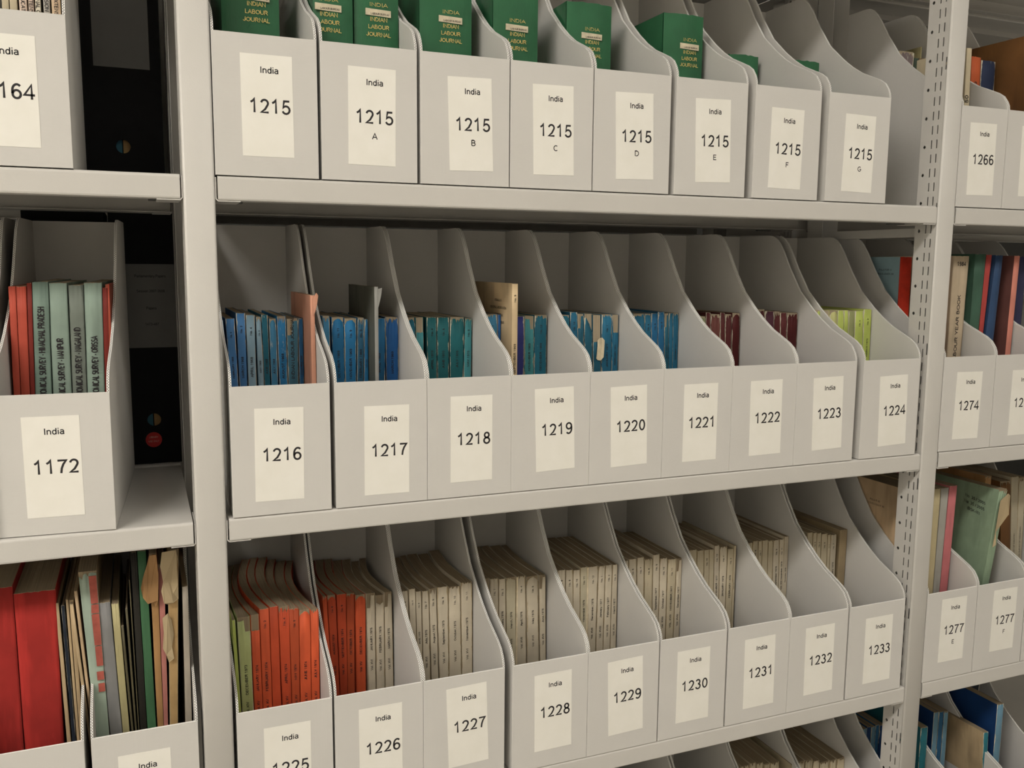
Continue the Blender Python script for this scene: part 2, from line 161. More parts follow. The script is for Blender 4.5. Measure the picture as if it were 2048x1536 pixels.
def edge_mat():
    m,nt,b=newmat('corrugated_board_edge')
    uv=N(nt,'ShaderNodeUVMap'); uv.uv_map='UVMap'; sp=N(nt,'ShaderNodeSeparateXYZ'); nt.links.new(uv.outputs[0],sp.inputs[0])
    # zigzag flute between two white liners
    s=N(nt,'ShaderNodeMath',operation='MULTIPLY'); nt.links.new(sp.outputs[1],s.inputs[0]); s.inputs[1].default_value=2*math.pi/3.6
    sn=N(nt,'ShaderNodeMath',operation='SINE'); nt.links.new(s.outputs[0],sn.inputs[0])
    k=N(nt,'ShaderNodeMath',operation='MULTIPLY_ADD'); nt.links.new(sn.outputs[0],k.inputs[0]); k.inputs[1].default_value=.24; k.inputs[2].default_value=.5
    d=N(nt,'ShaderNodeMath',operation='SUBTRACT'); nt.links.new(sp.outputs[0],d.inputs[0]); nt.links.new(k.outputs[0],d.inputs[1])
    a=N(nt,'ShaderNodeMath',operation='ABSOLUTE'); nt.links.new(d.outputs[0],a.inputs[0])
    f1=ramp(nt,a.outputs[0],.10,.20)
    d2=N(nt,'ShaderNodeMath',operation='SUBTRACT'); nt.links.new(sp.outputs[0],d2.inputs[0]); d2.inputs[1].default_value=.5
    a2=N(nt,'ShaderNodeMath',operation='ABSOLUTE'); nt.links.new(d2.outputs[0],a2.inputs[0])
    f2=ramp(nt,a2.outputs[0],.36,.28)
    mu=N(nt,'ShaderNodeMath',operation='MULTIPLY'); nt.links.new(f1,mu.inputs[0]); nt.links.new(f2,mu.inputs[1])
    nt.links.new(mixc(nt,mu.outputs[0],(.95,.94,.91),(.10,.095,.085)),b.inputs['Base Color']); b.inputs['Roughness'].default_value=.8
    return m
EDGE=edge_mat()
WHITE_EDGE=simple('white_board_fold',(.95,.94,.91),.75,.02)
def label_mat():
    m,nt,b=newmat('white_label_paper'); v=coords(nt,(1,1,1))
    nt.links.new(mixc(nt,ramp(nt,noise(nt,v,25,4),.3,.7),(.83,.815,.75),(.87,.855,.80)),b.inputs['Base Color']); b.inputs['Roughness'].default_value=.65
    return m
LABELM=label_mat(); INK=simple('black_ink',(.02,.018,.02),.6)
GOLD=simple('gold_foil',(.75,.60,.22),.35,.25,400,metal=.55)
def paper_mat(name,c):
    if name in MATS: return MATS[name]
    m,nt,b=newmat(name)
    n=noise(nt,coords(nt,(900,5,5)),1,3,.7); n2=noise(nt,coords(nt,(1,1,1)),25,3)
    dk=tuple(x*.52 for x in c); 
    c1=mixc(nt,ramp(nt,n,.35,.62),dk,c); c2=mixc(nt,ramp(nt,n2,.35,.75),c1,tuple(x*.72 for x in c))
    nt.links.new(c2,b.inputs['Base Color']); b.inputs['Roughness'].default_value=.9; b.inputs['Specular IOR Level'].default_value=.15
    bp=N(nt,'ShaderNodeBump'); bp.inputs['Strength'].default_value=.5; bp.inputs['Distance'].default_value=.0008
    nt.links.new(n,bp.inputs['Height']); nt.links.new(bp.outputs[0],b.inputs['Normal'])
    MATS[name]=m; return m
PAGES=paper_mat('aged_page_block',(.50,.42,.30)); PAGES2=paper_mat('shade_toned_page_block',(.36,.285,.19)); PAGESW=paper_mat('pale_page_block',(.62,.56,.44))  # PAGES2 browner: shade on the lower rows' page tops put into its colour
TORN=simple('torn_cover_paper',(.72,.62,.44),.9,.2,60)
# colour name: (lit rgb, wear colour or None, wear amount, words)
CL={'ltblue':((120,170,200),1,.5,'pale worn blue'),'blue':((62,128,190),1,.35,'mid blue'),'paleblue':((140,178,200),1,.5,'faded pale blue'),'teal':((0,105,130),1,.3,'dark teal'),
'blue2':((50,135,180),1,.6,'scuffed blue'),'cyan':((0,125,185),1,.6,'bright cyan blue'),'steel':((55,115,140),1,.35,'steel blue'),'deepblue':((0,85,135),1,.3,'deep blue'),
'blue3':((0,108,160),1,.35,'strong blue'),'steel2':((35,100,135),1,.7,'scratched steel blue'),'cobalt':((10,100,175),1,.45,'cobalt blue'),'teal2':((50,140,148),1,.35,'light teal'),
'dteal':((0,98,105),1,.2,'deep teal'),'blue4':((10,105,140),1,.25,'blue'),'teal3':((15,95,120),1,.5,'worn teal'),'blue5':((0,105,155),1,.2,'clean blue'),'violet':((48,55,135),1,.4,'violet blue'),
'pink':((215,150,120),0,.3,'salmon pink'),'greyboard':((155,155,150),0,.2,'grey board'),'buff':((222,195,150),0,.15,'buff'),'cream':((215,200,165),0,.2,'cream'),
'moss':((120,125,85),1,.5,'mossy grey'),'maroon':((85,28,30),1,.35,'maroon'),'maroon2':((105,55,48),1,.4,'faded maroon'),'maroon3':((78,14,16),1,.3,'dark maroon'),'plum':((75,32,48),1,.35,'plum'),
'lime':((178,195,80),1,.35,'lime green'),'lime2':((195,195,120),1,.8,'peeling lime green'),'olive':((150,155,100),1,.4,'olive grey'),'palegreen':((178,190,120),1,.4,'pale green'),
'orange':((225,85,25),0,.12,'orange'),'dorange':((200,68,12),0,.12,'dark orange'),'dorange2':((190,72,18),0,.15,'burnt orange'),
'white':((208,196,172),2,.5,'off white'),'white2':((198,185,155),2,.6,'cream coloured'),'whitegreen':((205,195,165),2,.5,'off white and green edged'),'tan':((165,145,110),2,.4,'tan'),
'pinkcream':((225,200,180),2,.3,'pinkish cream'),'palecream':((235,225,200),2,.3,'pale cream'),'greycream':((185,180,170),2,.3,'greyish cream'),'peach':((220,190,155),2,.3,'peach cream'),'peach2':((205,165,110),2,.3,'golden peach'),
'brick':((190,70,45),0,.25,'brick red'),'dbrick':((130,35,22),0,.25,'dark red'),'sage':((120,145,132),0,.3,'sage green'),'sage2':((140,162,148),0,.25,'pale sage green'),'sage3':((118,128,118),0,.4,'grey green'),'rust':((165,75,50),0,.4,'rust'),
'red':((165,30,22),3,.6,'bright red cloth'),'manila':((190,165,125),0,.3,'manila'),'manila2':((205,175,135),0,.3,'light manila'),'navyb':((28,38,52),1,.2,'dark navy'),'greenred':((165,185,168),0,.3,'pale green and red'),
'grey':((135,135,135),0,.2,'slate grey'),'khaki':((180,170,120),0,.4,'khaki'),'dkhaki':((95,88,62),0,.3,'thin dark khaki'),'black':((38,36,30),0,.1,'black'),'green':((60,110,72),0,.2,'leaf green'),
'kraft':((175,130,75),0,.4,'brown kraft'),'rose':((185,115,105),0,.6,'rose pink'),'kraft2':((185,150,95),2,.9,'tattered tan'),'greywhite':((175,165,150),0,.4,'greyish white'),
'purplegrey':((120,105,105),1,.6,'purplish grey'),'dgreen':((60,75,62),0,.4,'dark green'),'dtan':((115,95,65),0,.3,'dull tan'),'orangeb':((215,95,35),0,.2,'orange'),'navy':((45,58,90),1,.3,'navy blue'),
'yearbook':((205,185,155),0,.5,'cream'),'bgreen':((62,100,82),0,.3,'bottle green'),'redb':((180,60,55),0,.3,'red'),'blueb':((45,75,115),0,.3,'navy'),'salmon':((222,135,115),0,.3,'salmon pink'),'rustb':((170,70,30),0,.3,'rust orange'),'indigo':((50,50,85),0,.3,'indigo'),
'creamtorn':((205,190,145),2,.5,'torn cream'),'lgrey':((170,168,160),0,.3,'light grey'),'rosepink':((200,110,115),0,.3,'rose pink'),'greencover':((140,165,135),0,.35,'pale green'),'dbrown':((120,80,35),0,.4,'dark brown'),'whitetext':((185,175,150),2,.5,'off white'),
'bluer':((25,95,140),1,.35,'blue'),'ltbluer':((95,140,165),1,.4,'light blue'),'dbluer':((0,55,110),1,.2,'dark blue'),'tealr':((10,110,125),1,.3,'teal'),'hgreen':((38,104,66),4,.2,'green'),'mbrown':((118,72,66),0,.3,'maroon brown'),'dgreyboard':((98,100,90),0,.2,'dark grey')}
def cover_mat(key):
    nm='cover_'+key
    if nm in MATS: return MATS[nm]
    rgb,wk,wa,_=CL[key]; c=lin(rgb); lu=.25*c[0]+.6*c[1]+.15*c[2]; c=tuple(min(.85,(x*.87+lu*.13)*1.0) for x in c)
    m,nt,b=newmat(nm); v=coords(nt,(1,1,.35))
    big=noise(nt,coords(nt,(1,1,1)),14,3)
    base=mixc(nt,ramp(nt,big,.3,.72),tuple(x*(1-.22) for x in c),tuple(min(.9,x*1.12) for x in c))
    wear={0:tuple(x*.62 for x in c),1:(.60,.60,.52),2:tuple((c[0]*.62,c[1]*.56,c[2]*.45)),3:tuple(x*1.7 for x in c),4:tuple(x*1.2 for x in c)}[wk]
    f=ramp(nt,noise(nt,v,95,6,.72),.74-.20*wa,.86-.12*wa)
    col=mixc(nt,f,base,wear)
    if wk in (1,2,4) or key in('sage3',):
        uv=N(nt,'ShaderNodeUVMap'); uv.uv_map='UVMap'; sp=N(nt,'ShaderNodeSeparateXYZ'); nt.links.new(uv.outputs[0],sp.inputs[0])
        e1=N(nt,'ShaderNodeMath',operation='MULTIPLY_ADD'); nt.links.new(sp.outputs[0],e1.inputs[0]); e1.inputs[1].default_value=2; e1.inputs[2].default_value=-1
        e2=N(nt,'ShaderNodeMath',operation='ABSOLUTE'); nt.links.new(e1.outputs[0],e2.inputs[0])
        e3=N(nt,'ShaderNodeMath',operation='POWER'); nt.links.new(e2.outputs[0],e3.inputs[0]); e3.inputs[1].default_value=5
        nz=noise(nt,coords(nt,(1,1,.22)),160,4,.65)
        e4=N(nt,'ShaderNodeMath',operation='MULTIPLY_ADD'); nt.links.new(e3.outputs[0],e4.inputs[0]); e4.inputs[1].default_value=(.30+.25*wa) if wk!=4 else .12; nt.links.new(nz,e4.inputs[2])
        tp=ramp(nt,sp.outputs[1],18,0)   # within 18 mm of the top
        e5=N(nt,'ShaderNodeMath',operation='MULTIPLY_ADD'); nt.links.new(tp,e5.inputs[0]); e5.inputs[1].default_value=.16 if wk!=4 else 0; nt.links.new(e4.outputs[0],e5.inputs[2])
        edgec={1:(.60,.56,.44),2:(.42,.33,.20),4:wear,0:wear}[wk]
        col=mixc(nt,ramp(nt,e5.outputs[0],.76,.84),col,edgec)
    if wk in (0,3): # creases / cloth mottling
        col=mixc(nt,ramp(nt,noise(nt,coords(nt,(1,1,.15)),45,3),.5,.8),col,wear)
    nt.links.new(col,b.inputs['Base Color']); b.inputs['Roughness'].default_value=.35 if wk==4 else (.85 if wk==3 else .62); b.inputs['Specular IOR Level'].default_value=.3
    bp=N(nt,'ShaderNodeBump'); bp.inputs['Strength'].default_value=.35; bp.inputs['Distance'].default_value=.0006
    nt.links.new(noise(nt,coords(nt,(1,1,.3)),120 if wk!=4 else 500,4),bp.inputs['Height']); nt.links.new(bp.outputs[0],b.inputs['Normal'])
    MATS[nm]=m; return m

# ---------------------------------------------------------------- object helpers
def obj(name,bm,mats,parent=None,loc=None,smooth=False):
    me=bpy.data.meshes.new(name); bmesh.ops.recalc_face_normals(bm,faces=bm.faces) if getattr(bm,'_rc',False) else None
    bm.to_mesh(me); bm.free()
    for m in (mats if isinstance(mats,(list,tuple)) else [mats]): me.materials.append(m)
    if smooth:
        for p in me.polygons: p.use_smooth=True
    o=bpy.data.objects.new(name,me); COL.objects.link(o)
    if parent: o.parent=parent
    if loc: o.location=loc
    return o
def tag(o,label=None,cat=None,group=None,kind=None):
    if label: o['label']=label
    if cat: o['category']=cat
    if group: o['group']=group
    if kind: o['kind']=kind
    return o
def empty(name,loc,rz=0):
    o=bpy.data.objects.new(name,None); o.empty_display_size=.02; COL.objects.link(o); o.location=loc; o.rotation_euler=(0,0,rz); return o
def box(bm,x0,x1,y0,y1,z0,z1,mi=0,s=MM):
    v=[bm.verts.new((x*s,y*s,z*s)) for z in (z0,z1) for y in (y0,y1) for x in (x0,x1)]
    for q in ((0,2,3,1),(4,5,7,6),(0,1,5,4),(2,6,7,3),(0,4,6,2),(1,3,7,5)):
        f=bm.faces.new([v[i] for i in q]); f.material_index=mi
def prism(bm,poly,axis,a,b,mi=0,s=MM):
    """extrude a closed 2-D polygon (list of pairs) along axis 'x' (pairs are y,z) or 'y' (pairs are x,z) or 'z'"""
    def P(p,t):
        return {'x':(t,p[0],p[1]),'y':(p[0],t,p[1]),'z':(p[0],p[1],t)}[axis]
    A=[bm.verts.new(Vector(P(p,a))*s) for p in poly]; B=[bm.verts.new(Vector(P(p,b))*s) for p in poly]
    n=len(poly); fs=[]
    fs.append(bm.faces.new(A[::-1])); fs.append(bm.faces.new(B))
    for i in range(n): fs.append(bm.faces.new((A[i],A[(i+1)%n],B[(i+1)%n],B[i])))
    for f in fs: f.material_index=mi
    bmesh.ops.recalc_face_normals(bm,faces=fs)
    return fs

# ---------------------------------------------------------------- lettering (monoline stroke glyphs)
def arc(cx,cy,rx,ry,a0,a1,n=None):
    n=n or max(3,int(abs(a1-a0)/22)); return [(cx+rx*math.cos(math.radians(a0+(a1-a0)*i/n)),cy+ry*math.sin(math.radians(a0+(a1-a0)*i/n))) for i in range(n+1)]
G={
'0':(.78,[arc(.38,.49,.25,.455,90,-270,18)]),'1':(.78,[[(.14,.74),(.30,.83),(.41,.98),(.41,0)]]),
'2':(.78,[arc(.37,.70,.245,.245,170,-30,10)+[(.40,.27),(.12,.045),(.65,.045)]]),
'3':(.78,[arc(.36,.725,.215,.22,160,-90,9),arc(.36,.265,.255,.245,88,-165,11)]),
'4':(.78,[[(.51,0),(.51,.95),(.06,.29),(.70,.29)]]),'5':(.78,[[(.62,.935),(.23,.935),(.155,.47)]+arc(.36,.30,.265,.28,128,-160,11)]),
'6':(.78,[arc(.42,.52,.29,.43,48,180,7)+[(.13,.34)],arc(.385,.30,.245,.265,90,-270,16)]),
'7':(.78,[[(.09,.935),(.65,.935)]+[(.46,.66),(.34,.35),(.29,0)]]),
'8':(.78,[arc(.38,.735,.20,.215,90,-270,14),arc(.38,.265,.25,.245,90,-270,14)]),
'9':(.78,[arc(.34,.44,.29,.43,-132,0,7)+[(.63,.62)],arc(.375,.68,.245,.265,90,-270,16)]),
'I':(.39,[[(.19,0),(.19,1)]]),'A':(.93,[[(.04,0),(.46,.97),(.88,0)],[(.19,.33),(.73,.33)]]),
'B':(.93,[[(.14,.045),(.14,.955),(.5,.955)]+arc(.5,.74,.22,.215,90,-90,6)+[(.14,.525)],[(.5,.525)]+arc(.52,.285,.26,.24,90,-90,7)+[(.14,.045)]]),
'C':(1.0,[arc(.5,.5,.41,.46,48,312,14)]),'D':(1.0,[[(.14,.045),(.14,.955),(.45,.955)]+arc(.45,.5,.42,.455,90,-90,10)+[(.14,.045)]]),
'E':(.93,[[(.80,.045),(.15,.045),(.15,.955),(.78,.955)],[(.15,.52),(.72,.52)]]),'F':(.85,[[(.15,0),(.15,.955),(.75,.955)],[(.15,.51),(.66,.51)]]),
'G':(1.08,[arc(.53,.5,.42,.46,48,330,14)+[(.92,.46),(.56,.46)]]),'H':(1.0,[[(.14,0),(.14,1)],[(.86,0),(.86,1)],[(.14,.53),(.86,.53)]]),
'J':(.7,[[(.52,1),(.52,.25)]+arc(.29,.25,.23,.22,0,-180,6)]),'K':(.93,[[(.14,0),(.14,1)],[(.82,1),(.16,.38)],[(.38,.58),(.86,0)]]),
'L':(.78,[[(.14,1),(.14,.045),(.7,.045)]]),'M':(1.16,[[(.13,0),(.13,1),(.58,.1),(1.03,1),(1.03,0)]]),'N':(1.0,[[(.13,0),(.13,1),(.87,0),(.87,1)]]),
'O':(1.08,[arc(.54,.5,.44,.455,90,-270,18)]),'P':(.93,[[(.14,0),(.14,.955),(.55,.955)]+arc(.55,.71,.24,.245,90,-90,7)+[(.14,.465)]]),
'Q':(1.08,[arc(.54,.5,.44,.455,90,-270,18),[(.6,.25),(.95,-.02)]]),'R':(1.0,[[(.14,0),(.14,.955),(.58,.955)]+arc(.58,.73,.23,.225,90,-90,7)+[(.14,.505)],[(.5,.5),(.86,0)]]),
'S':(.93,[arc(.47,.735,.30,.22,35,270,9)+arc(.47,.27,.34,.24,90,-150,9)[1:]]),'T':(.85,[[(.04,.955),(.81,.955)],[(.425,.955),(.425,0)]]),
'U':(1.0,[[(.13,1),(.13,.36)]+arc(.5,.36,.37,.315,180,360,9)+[(.87,1)]]),'V':(.93,[[(.04,1),(.46,.03),(.88,1)]]),'W':(1.3,[[(.04,1),(.34,.03),(.65,.97),(.96,.03),(1.26,1)]]),
'X':(.93,[[(.06,1),(.86,0)],[(.84,1),(.06,0)]]),'Y':(.93,[[(.04,1),(.46,.45),(.88,1)],[(.46,.45),(.46,0)]]),'Z':(.85,[[(.08,.955),(.76,.955),(.06,.045),(.8,.045)]]),
'a':(.78,[arc(.36,.53,.23,.16,160,20,5)+[(.60,.48),(.60,.1),(.66,0)],[(.60,.43)]+arc(.36,.22,.24,.175,75,300,9)+[(.60,.18)]]),
'b':(.78,[[(.13,1),(.13,0)],arc(.38,.355,.25,.315,90,-270,12)]),'c':(.7,[arc(.37,.355,.26,.315,45,315,9)]),
'd':(.78,[[(.62,1),(.62,0)],arc(.37,.355,.25,.315,90,-270,14)]),'e':(.78,[[(.12,.38),(.64,.38)]+arc(.38,.355,.26,.315,4,318,12)]),
'g':(.78,[[(.62,.70),(.62,-.05)]+arc(.37,-.05,.25,.2,0,-150,6),arc(.37,.355,.25,.315,90,-270,12)]),
'h':(.78,[[(.14,1),(.14,0)],[(.14,.45)]+arc(.38,.45,.24,.22,160,0,5)+[(.62,0)]]),
'i':(.31,[[(.155,0),(.155,.715)],[(.155,.87),(.155,1)]]),'l':(.31,[[(.155,0),(.155,1)]]),
'm':(1.16,[[(.14,.715),(.14,0)],[(.14,.45)]+arc(.36,.47,.22,.2,160,0,5)+[(.58,0)],[(.58,.45)]+arc(.80,.47,.22,.2,160,0,5)+[(1.02,0)]]),
'n':(.78,[[(.14,.715),(.14,0)],[(.14,.44)]+arc(.38,.45,.24,.22,165,0,6)+[(.62,0)]]),'o':(.78,[arc(.385,.355,.265,.315,90,-270,12)]),
'p':(.78,[[(.13,.715),(.13,-.27)],arc(.38,.355,.25,.315,90,-270,12)]),'r':(.47,[[(.14,.715),(.14,0)],[(.14,.42)]+arc(.36,.45,.22,.22,160,80,3)]),
's':(.7,[arc(.35,.52,.21,.15,30,270,6)+arc(.35,.20,.23,.16,90,-150,6)[1:]]),'t':(.4,[[(.2,.95),(.2,.12),(.34,.04)],[(.04,.68),(.36,.68)]]),
'u':(.78,[[(.14,.715),(.14,.28)]+arc(.37,.28,.23,.235,180,360,6)+[(.60,.715)],[(.60,.715),(.60,0)]]),'v':(.7,[[(.04,.715),(.35,.03),(.66,.715)]]),
'y':(.7,[[(.04,.715),(.35,.03)],[(.66,.715),(.30,-.2),(.1,-.23)]]),'.':(.39,[[(.19,0),(.19,.12)]]),',':(.39,[[(.19,.1),(.14,-.14)]]),'-':(.47,[[(.06,.38),(.40,.38)]]),
'/':(.39,[[(.02,-.02),(.37,1)]]),' ':(.39,[]),'(':(.47,[arc(.5,.4,.3,.7,130,230,5)]),')':(.47,[arc(0,.4,.3,.7,50,-50,5)])}
def text_width(s,size,adv=1.): return sum(G.get(c,G['-'])[0] for c in s)*size*adv
def text(bm,s,org,ex,ey,size,w=.125,mi=1,adv=1.,serif=0,anchor='c',nudge=None):
    """flat strokes; org (mm) is the anchor on the baseline, ex/ey unit vectors, size = cap height in mm"""
    org=Vector(org); ex=Vector(ex); ey=Vector(ey); W=text_width(s,size,adv)
    t=-W/2 if anchor=='c' else (-W if anchor=='r' else 0); hw=w*size/2
    for c in s:
        a,strokes=G.get(c,G['-'])
        for st in strokes:
            pts=[Vector(((p[0]*adv)*size,p[1]*size)) for p in st]
            segs=[pts]
            if serif:
                for e,o2 in ((0,1),(-1,-2)):
                    p=pts[e]; q=pts[o2]
                    if abs((q-p).x)<abs((q-p).y)*.9: segs.append([p+Vector((-serif*size,0)),p+Vector((serif*size,0))])
            for k,pl in enumerate(segs):
                hh=hw if k==0 else hw*.7
                n=len(pl); L=[];R_=[]
                closed=n>3 and (pl[0]-pl[-1]).length<1e-5
                for i in range(n):
                    if i==0: d=(pl[1]-pl[0]) if not closed else (pl[1]-pl[-2])
                    elif i==n-1: d=(pl[-1]-pl[-2]) if not closed else (pl[1]-pl[-2])
                    else:
                        d1=(pl[i]-pl[i-1]).normalized(); d2=(pl[i+1]-pl[i]).normalized(); d=d1+d2
                        if d.length<.1: d=d2
                    d=d.normalized(); nn=Vector((-d.y,d.x)); m=1.
                    if 0<i<n-1:
                        cs=abs(nn.dot(Vector((-d2.y,d2.x)))); m=min(1.8,1/max(cs,.3))
                    L.append(pl[i]+nn*hh*m); R_.append(pl[i]-nn*hh*m)
                def P(v): return bm.verts.new((org+ex*(t+v.x)+ey*v.y)*MM)
                vl=[P(v) for v in L]; vr=[P(v) for v in R_]
                for i in range(n-1):
                    f=bm.faces.new((vl[i],vr[i],vr[i+1],vl[i+1])); f.material_index=mi
        t+=a*size*adv

# ---------------------------------------------------------------- magazine files
def side_mesh(t=3.):
    bm=bmesh.new(); uvl=bm.loops.layers.uv.new('UVMap')
    poly=[(3.0 if False else .5,1)]+[(y,z) for y,z in PR[::-1]]+[(352,1)]
    # poly: bottom front, up the front curve to the back, down to the bottom back
    A=[bm.verts.new((0,y*MM,z*MM)) for y,z in poly]; B=[bm.verts.new((t*MM,y*MM,z*MM)) for y,z in poly]
    bm.faces.new(A).material_index=0; bm.faces.new(B[::-1]).material_index=0
    n=len(poly); acc=0
    for i in range(n):
        j=(i+1)%n; l=math.dist(poly[i],poly[j])
        f=bm.faces.new((A[i],B[i],B[j],A[j])); f.material_index=1
        for lp,uv in zip(f.loops,((0,acc),(1,acc),(1,acc+l),(0,acc+l))): lp[uvl].uv=uv
        acc+=l
    return bm
def bevel(bm,w,seg=2,ang=.6):
    es=[e for e in bm.edges if len(e.link_faces)==2 and e.calc_face_angle(0)>ang]
    bmesh.ops.bevel(bm,geom=es,offset=w*MM,segments=seg,affect='EDGES',profile=.5)
_pan={}
def box_panels(w,root):
    k=w
    if k not in _pan:
        d={}
        o=obj('side_panel',side_mesh(),[BOARD,EDGE]); d['side_panel']=o
        bm=bmesh.new(); box(bm,.3,w-.3,0,3,1,178); bevel(bm,1.0,3)
        for f in bm.faces:
            if f.calc_center_median().z>177.05*MM and f.normal.z>.25: f.material_index=1
        d['front_panel']=obj('front_panel',bm,[BOARD,WHITE_EDGE])
        bm=bmesh.new(); box(bm,3,w-3,349,352,1,402); 
        for f in bm.faces:
            if f.normal.z>.5 or f.calc_center_median().z>401*MM: f.material_index=1
        d['back_panel']=obj('back_panel',bm,[BOARD,WHITE_EDGE])
        bm=bmesh.new(); box(bm,3,w-3,3,349,1,3); d['base_panel']=obj('base_panel',bm,[BOARD])
        _pan[k]=d; fresh=True
    else: fresh=False
    d=_pan[k]
    def put(nm,loc=(0,0,0)):
        o=d[nm].copy(); COL.objects.link(o); o.parent=root; o.location=loc; return o
    if fresh:
        for nm in ('front_panel','back_panel','base_panel','side_panel'): d[nm].parent=root
        put('side_panel',((w-3)*MM,0,0))
    else:
        for nm in ('front_panel','back_panel','base_panel','side_panel'): put(nm)
        put('side_panel',((w-3)*MM,0,0))
def label_part(root,lx,lz,pts,idt,suffix,country=True):
    # pts: the four corners (tl,tr,br,bl) in the box frame, mm
    bm=bmesh.new()
    cx=sum(p[0] for p in pts)/4; top=(pts[0][1]+pts[1][1])/2
    ang=((pts[1][1]-pts[0][1])/(pts[1][0]-pts[0][0])+(pts[2][1]-pts[3][1])/(pts[2][0]-pts[3][0]))/2
    skew=((pts[0][0]-pts[3][0])+(pts[1][0]-pts[2][0]))/2/127.5
    ang=(ang*.6-skew*.4); ang=max(-.03,min(.03,ang)); c,s=math.cos(ang),math.sin(ang); H=127.5; Wd=65
    o=Vector((cx-skew*0,0,top-0))
    mid=Vector((cx,0,(pts[0][1]+pts[1][1]+pts[2][1]+pts[3][1])/4))
    ex=Vector((c,0,s)); ez=Vector((-s,0,c))
    def P(a,b,y=-.35): return mid+ex*a+ez*b+Vector((0,y,0))
    V=[P(-Wd/2,H/2),P(Wd/2,H/2),P(Wd/2,-H/2),P(-Wd/2,-H/2)]
    F=[bm.verts.new(v*MM) for v in V]; Bk=[bm.verts.new((v+Vector((0,.33,0)))*MM) for v in V]
    bm.faces.new(F[::-1])
    for i in range(4): bm.faces.new((F[i],F[(i+1)%4],Bk[(i+1)%4],Bk[i]))
    tx=3.5
    text(bm,'India',P(tx,H/2-23,-.45),ex,ez,7.9,.165,1)
    if idt: text(bm,idt,P(tx,H/2-72.5,-.45),ex,ez,17.3,.15,1)
    if suffix: text(bm,suffix,P(tx,H/2-93,-.45),ex,ez,7.9,.165,1)
    obj('label',bm,[LABELM,INK],root)
ORD=['first','second','third','fourth','fifth','sixth','seventh','eighth','ninth','tenth','eleventh','twelfth','thirteenth','fourteenth','fifteenth','sixteenth']
BOXINFO={}
WHERE={'1171':'grey cardboard magazine file cut off by the left edge, beside India 1172','low left':'grey cardboard magazine file holding two thick red volumes, below India 1172',
'low right':'grey cardboard magazine file marked only India, left of the near upright','1268':'grey cardboard magazine file just right of India 1267, mostly out of frame',
'1276':'grey cardboard magazine file cut off by the right edge, beside India 1275','1277G':'grey cardboard magazine file cut off by the right edge, beside India 1277 F',
'm4a':'grey magazine file on the lowest shelf, below India 1229 and 1230','m4b':'grey magazine file on the lowest shelf, below India 1230 and 1231','m4c':'grey magazine file on the lowest shelf, below India 1232',
'm4d':'grey magazine file on the lowest shelf, below India 1233','r4a':'grey magazine file of blue journals, lowest shelf, just right of the perforated upright','r4b':'grey magazine file of blue journals, below India 1277 F','r4c':'grey magazine file at the lower right corner, below the files marked 1277'}
NAMED={'1171':'file left of India 1172','low left':'file below India 1172','low right':'file marked only India','1268':'file right of India 1267','1276':'file right of India 1275','1277G':'file right of India 1277 F',
'm4a':'lowest shelf file left of three','m4b':'first lowest shelf file','m4c':'second lowest shelf file','m4d':'third lowest shelf file','r4a':'lowest file beside the perforated upright','r4b':'lowest file beneath the pale green report','r4c':'lower right corner file'}
ROWN=['top','middle','lower','lowest']
_n={}
for (bid,row,x,w,ang) in BOX:
    if bid=='1268' or bid in NAMED: continue
    bay='left bay' if x<0 else ('right bay' if x>1250 else 'main bay'); _n.setdefault((bay,row),[]).append(bid)
for (bay,row),l in _n.items():
    for k,bid in enumerate(l):
        num=bid.rstrip('ABCDEFG'); suf=(' '+bid[4:]) if bid[4:] else ''
        od=['first','second','third','fourth','fifth','sixth','seventh','eighth','ninth'][k]
        if bay=='left bay': w0='left bay, %s shelf'%ROWN[row]
        elif bay=='right bay': w0='right bay, %s on %s shelf'%(od,ROWN[row])
        else: w0='%s on %s shelf'%(od,ROWN[row])
        NAMED[bid]='file %s%s (%s)'%(num,suf,w0)
        WHERE[bid]='grey cardboard magazine file labelled India %s%s, %s'%(num,suf,w0)
for (bid,row,x,w,ang) in BOX:
    if bid=='1268': continue
    a=math.radians(-ang) ; 
    root=empty('magazine_file',((x)*MM,0,SH[row]*MM))
    if ang:
        # turned about the front right corner
        px=(x+w)*MM; root.rotation_euler=(0,0,math.radians(ang)); ca,sa=math.cos(math.radians(ang)),math.sin(math.radians(ang))
        root.location=(px-w*MM*ca,-w*MM*sa,SH[row]*MM)
    num=bid.rstrip('ABCDEFG') if bid[0]=='1' else ''; suf=bid[4:] if bid[0]=='1' else ''
    box_panels(w,root)
    lk='low' if bid=='low right' else bid
    if lk in LAB:
        pts=[(p[0]-x,p[1]-SH[row]) for p in LAB[lk]]
        if bid=='1225': pts[2]=(99,53.5); pts[3]=(34,54)
        if bid=='1226': pts[2]=(100,24); pts[3]=(35,24)
        if bid=='1164': pts[0]=(pts[1][0]-65,pts[1][1]); pts[3]=(pts[2][0]-65,pts[2][1])
        if bid=='low right': pts[0]=(31,147);pts[1]=(96.5,147.5);pts[2]=(96,20);pts[3]=(31,20)
        if bid=='1225': pts[2]=(99,pts[1][1]-127.5); pts[3]=(34,pts[0][1]-127.5)
        if bid=='1226': pts[2]=(100,pts[1][1]-127.5); pts[3]=(35,pts[0][1]-127.5)
        label_part(root,0,0,pts,num if bid!='low right' else '',suf)
    lab=WHERE.get(bid) or ('grey cardboard magazine file labelled India %s%s on the %s shelf'%(num,(' '+suf) if suf else '',ROWN[row]))
    tag(root,lab,'magazine file','grey magazine files on the shelves')
    BOXINFO[bid]=(NAMED.get(bid) or 'file India %s%s'%(num,(' '+suf) if suf else ''),x,w)

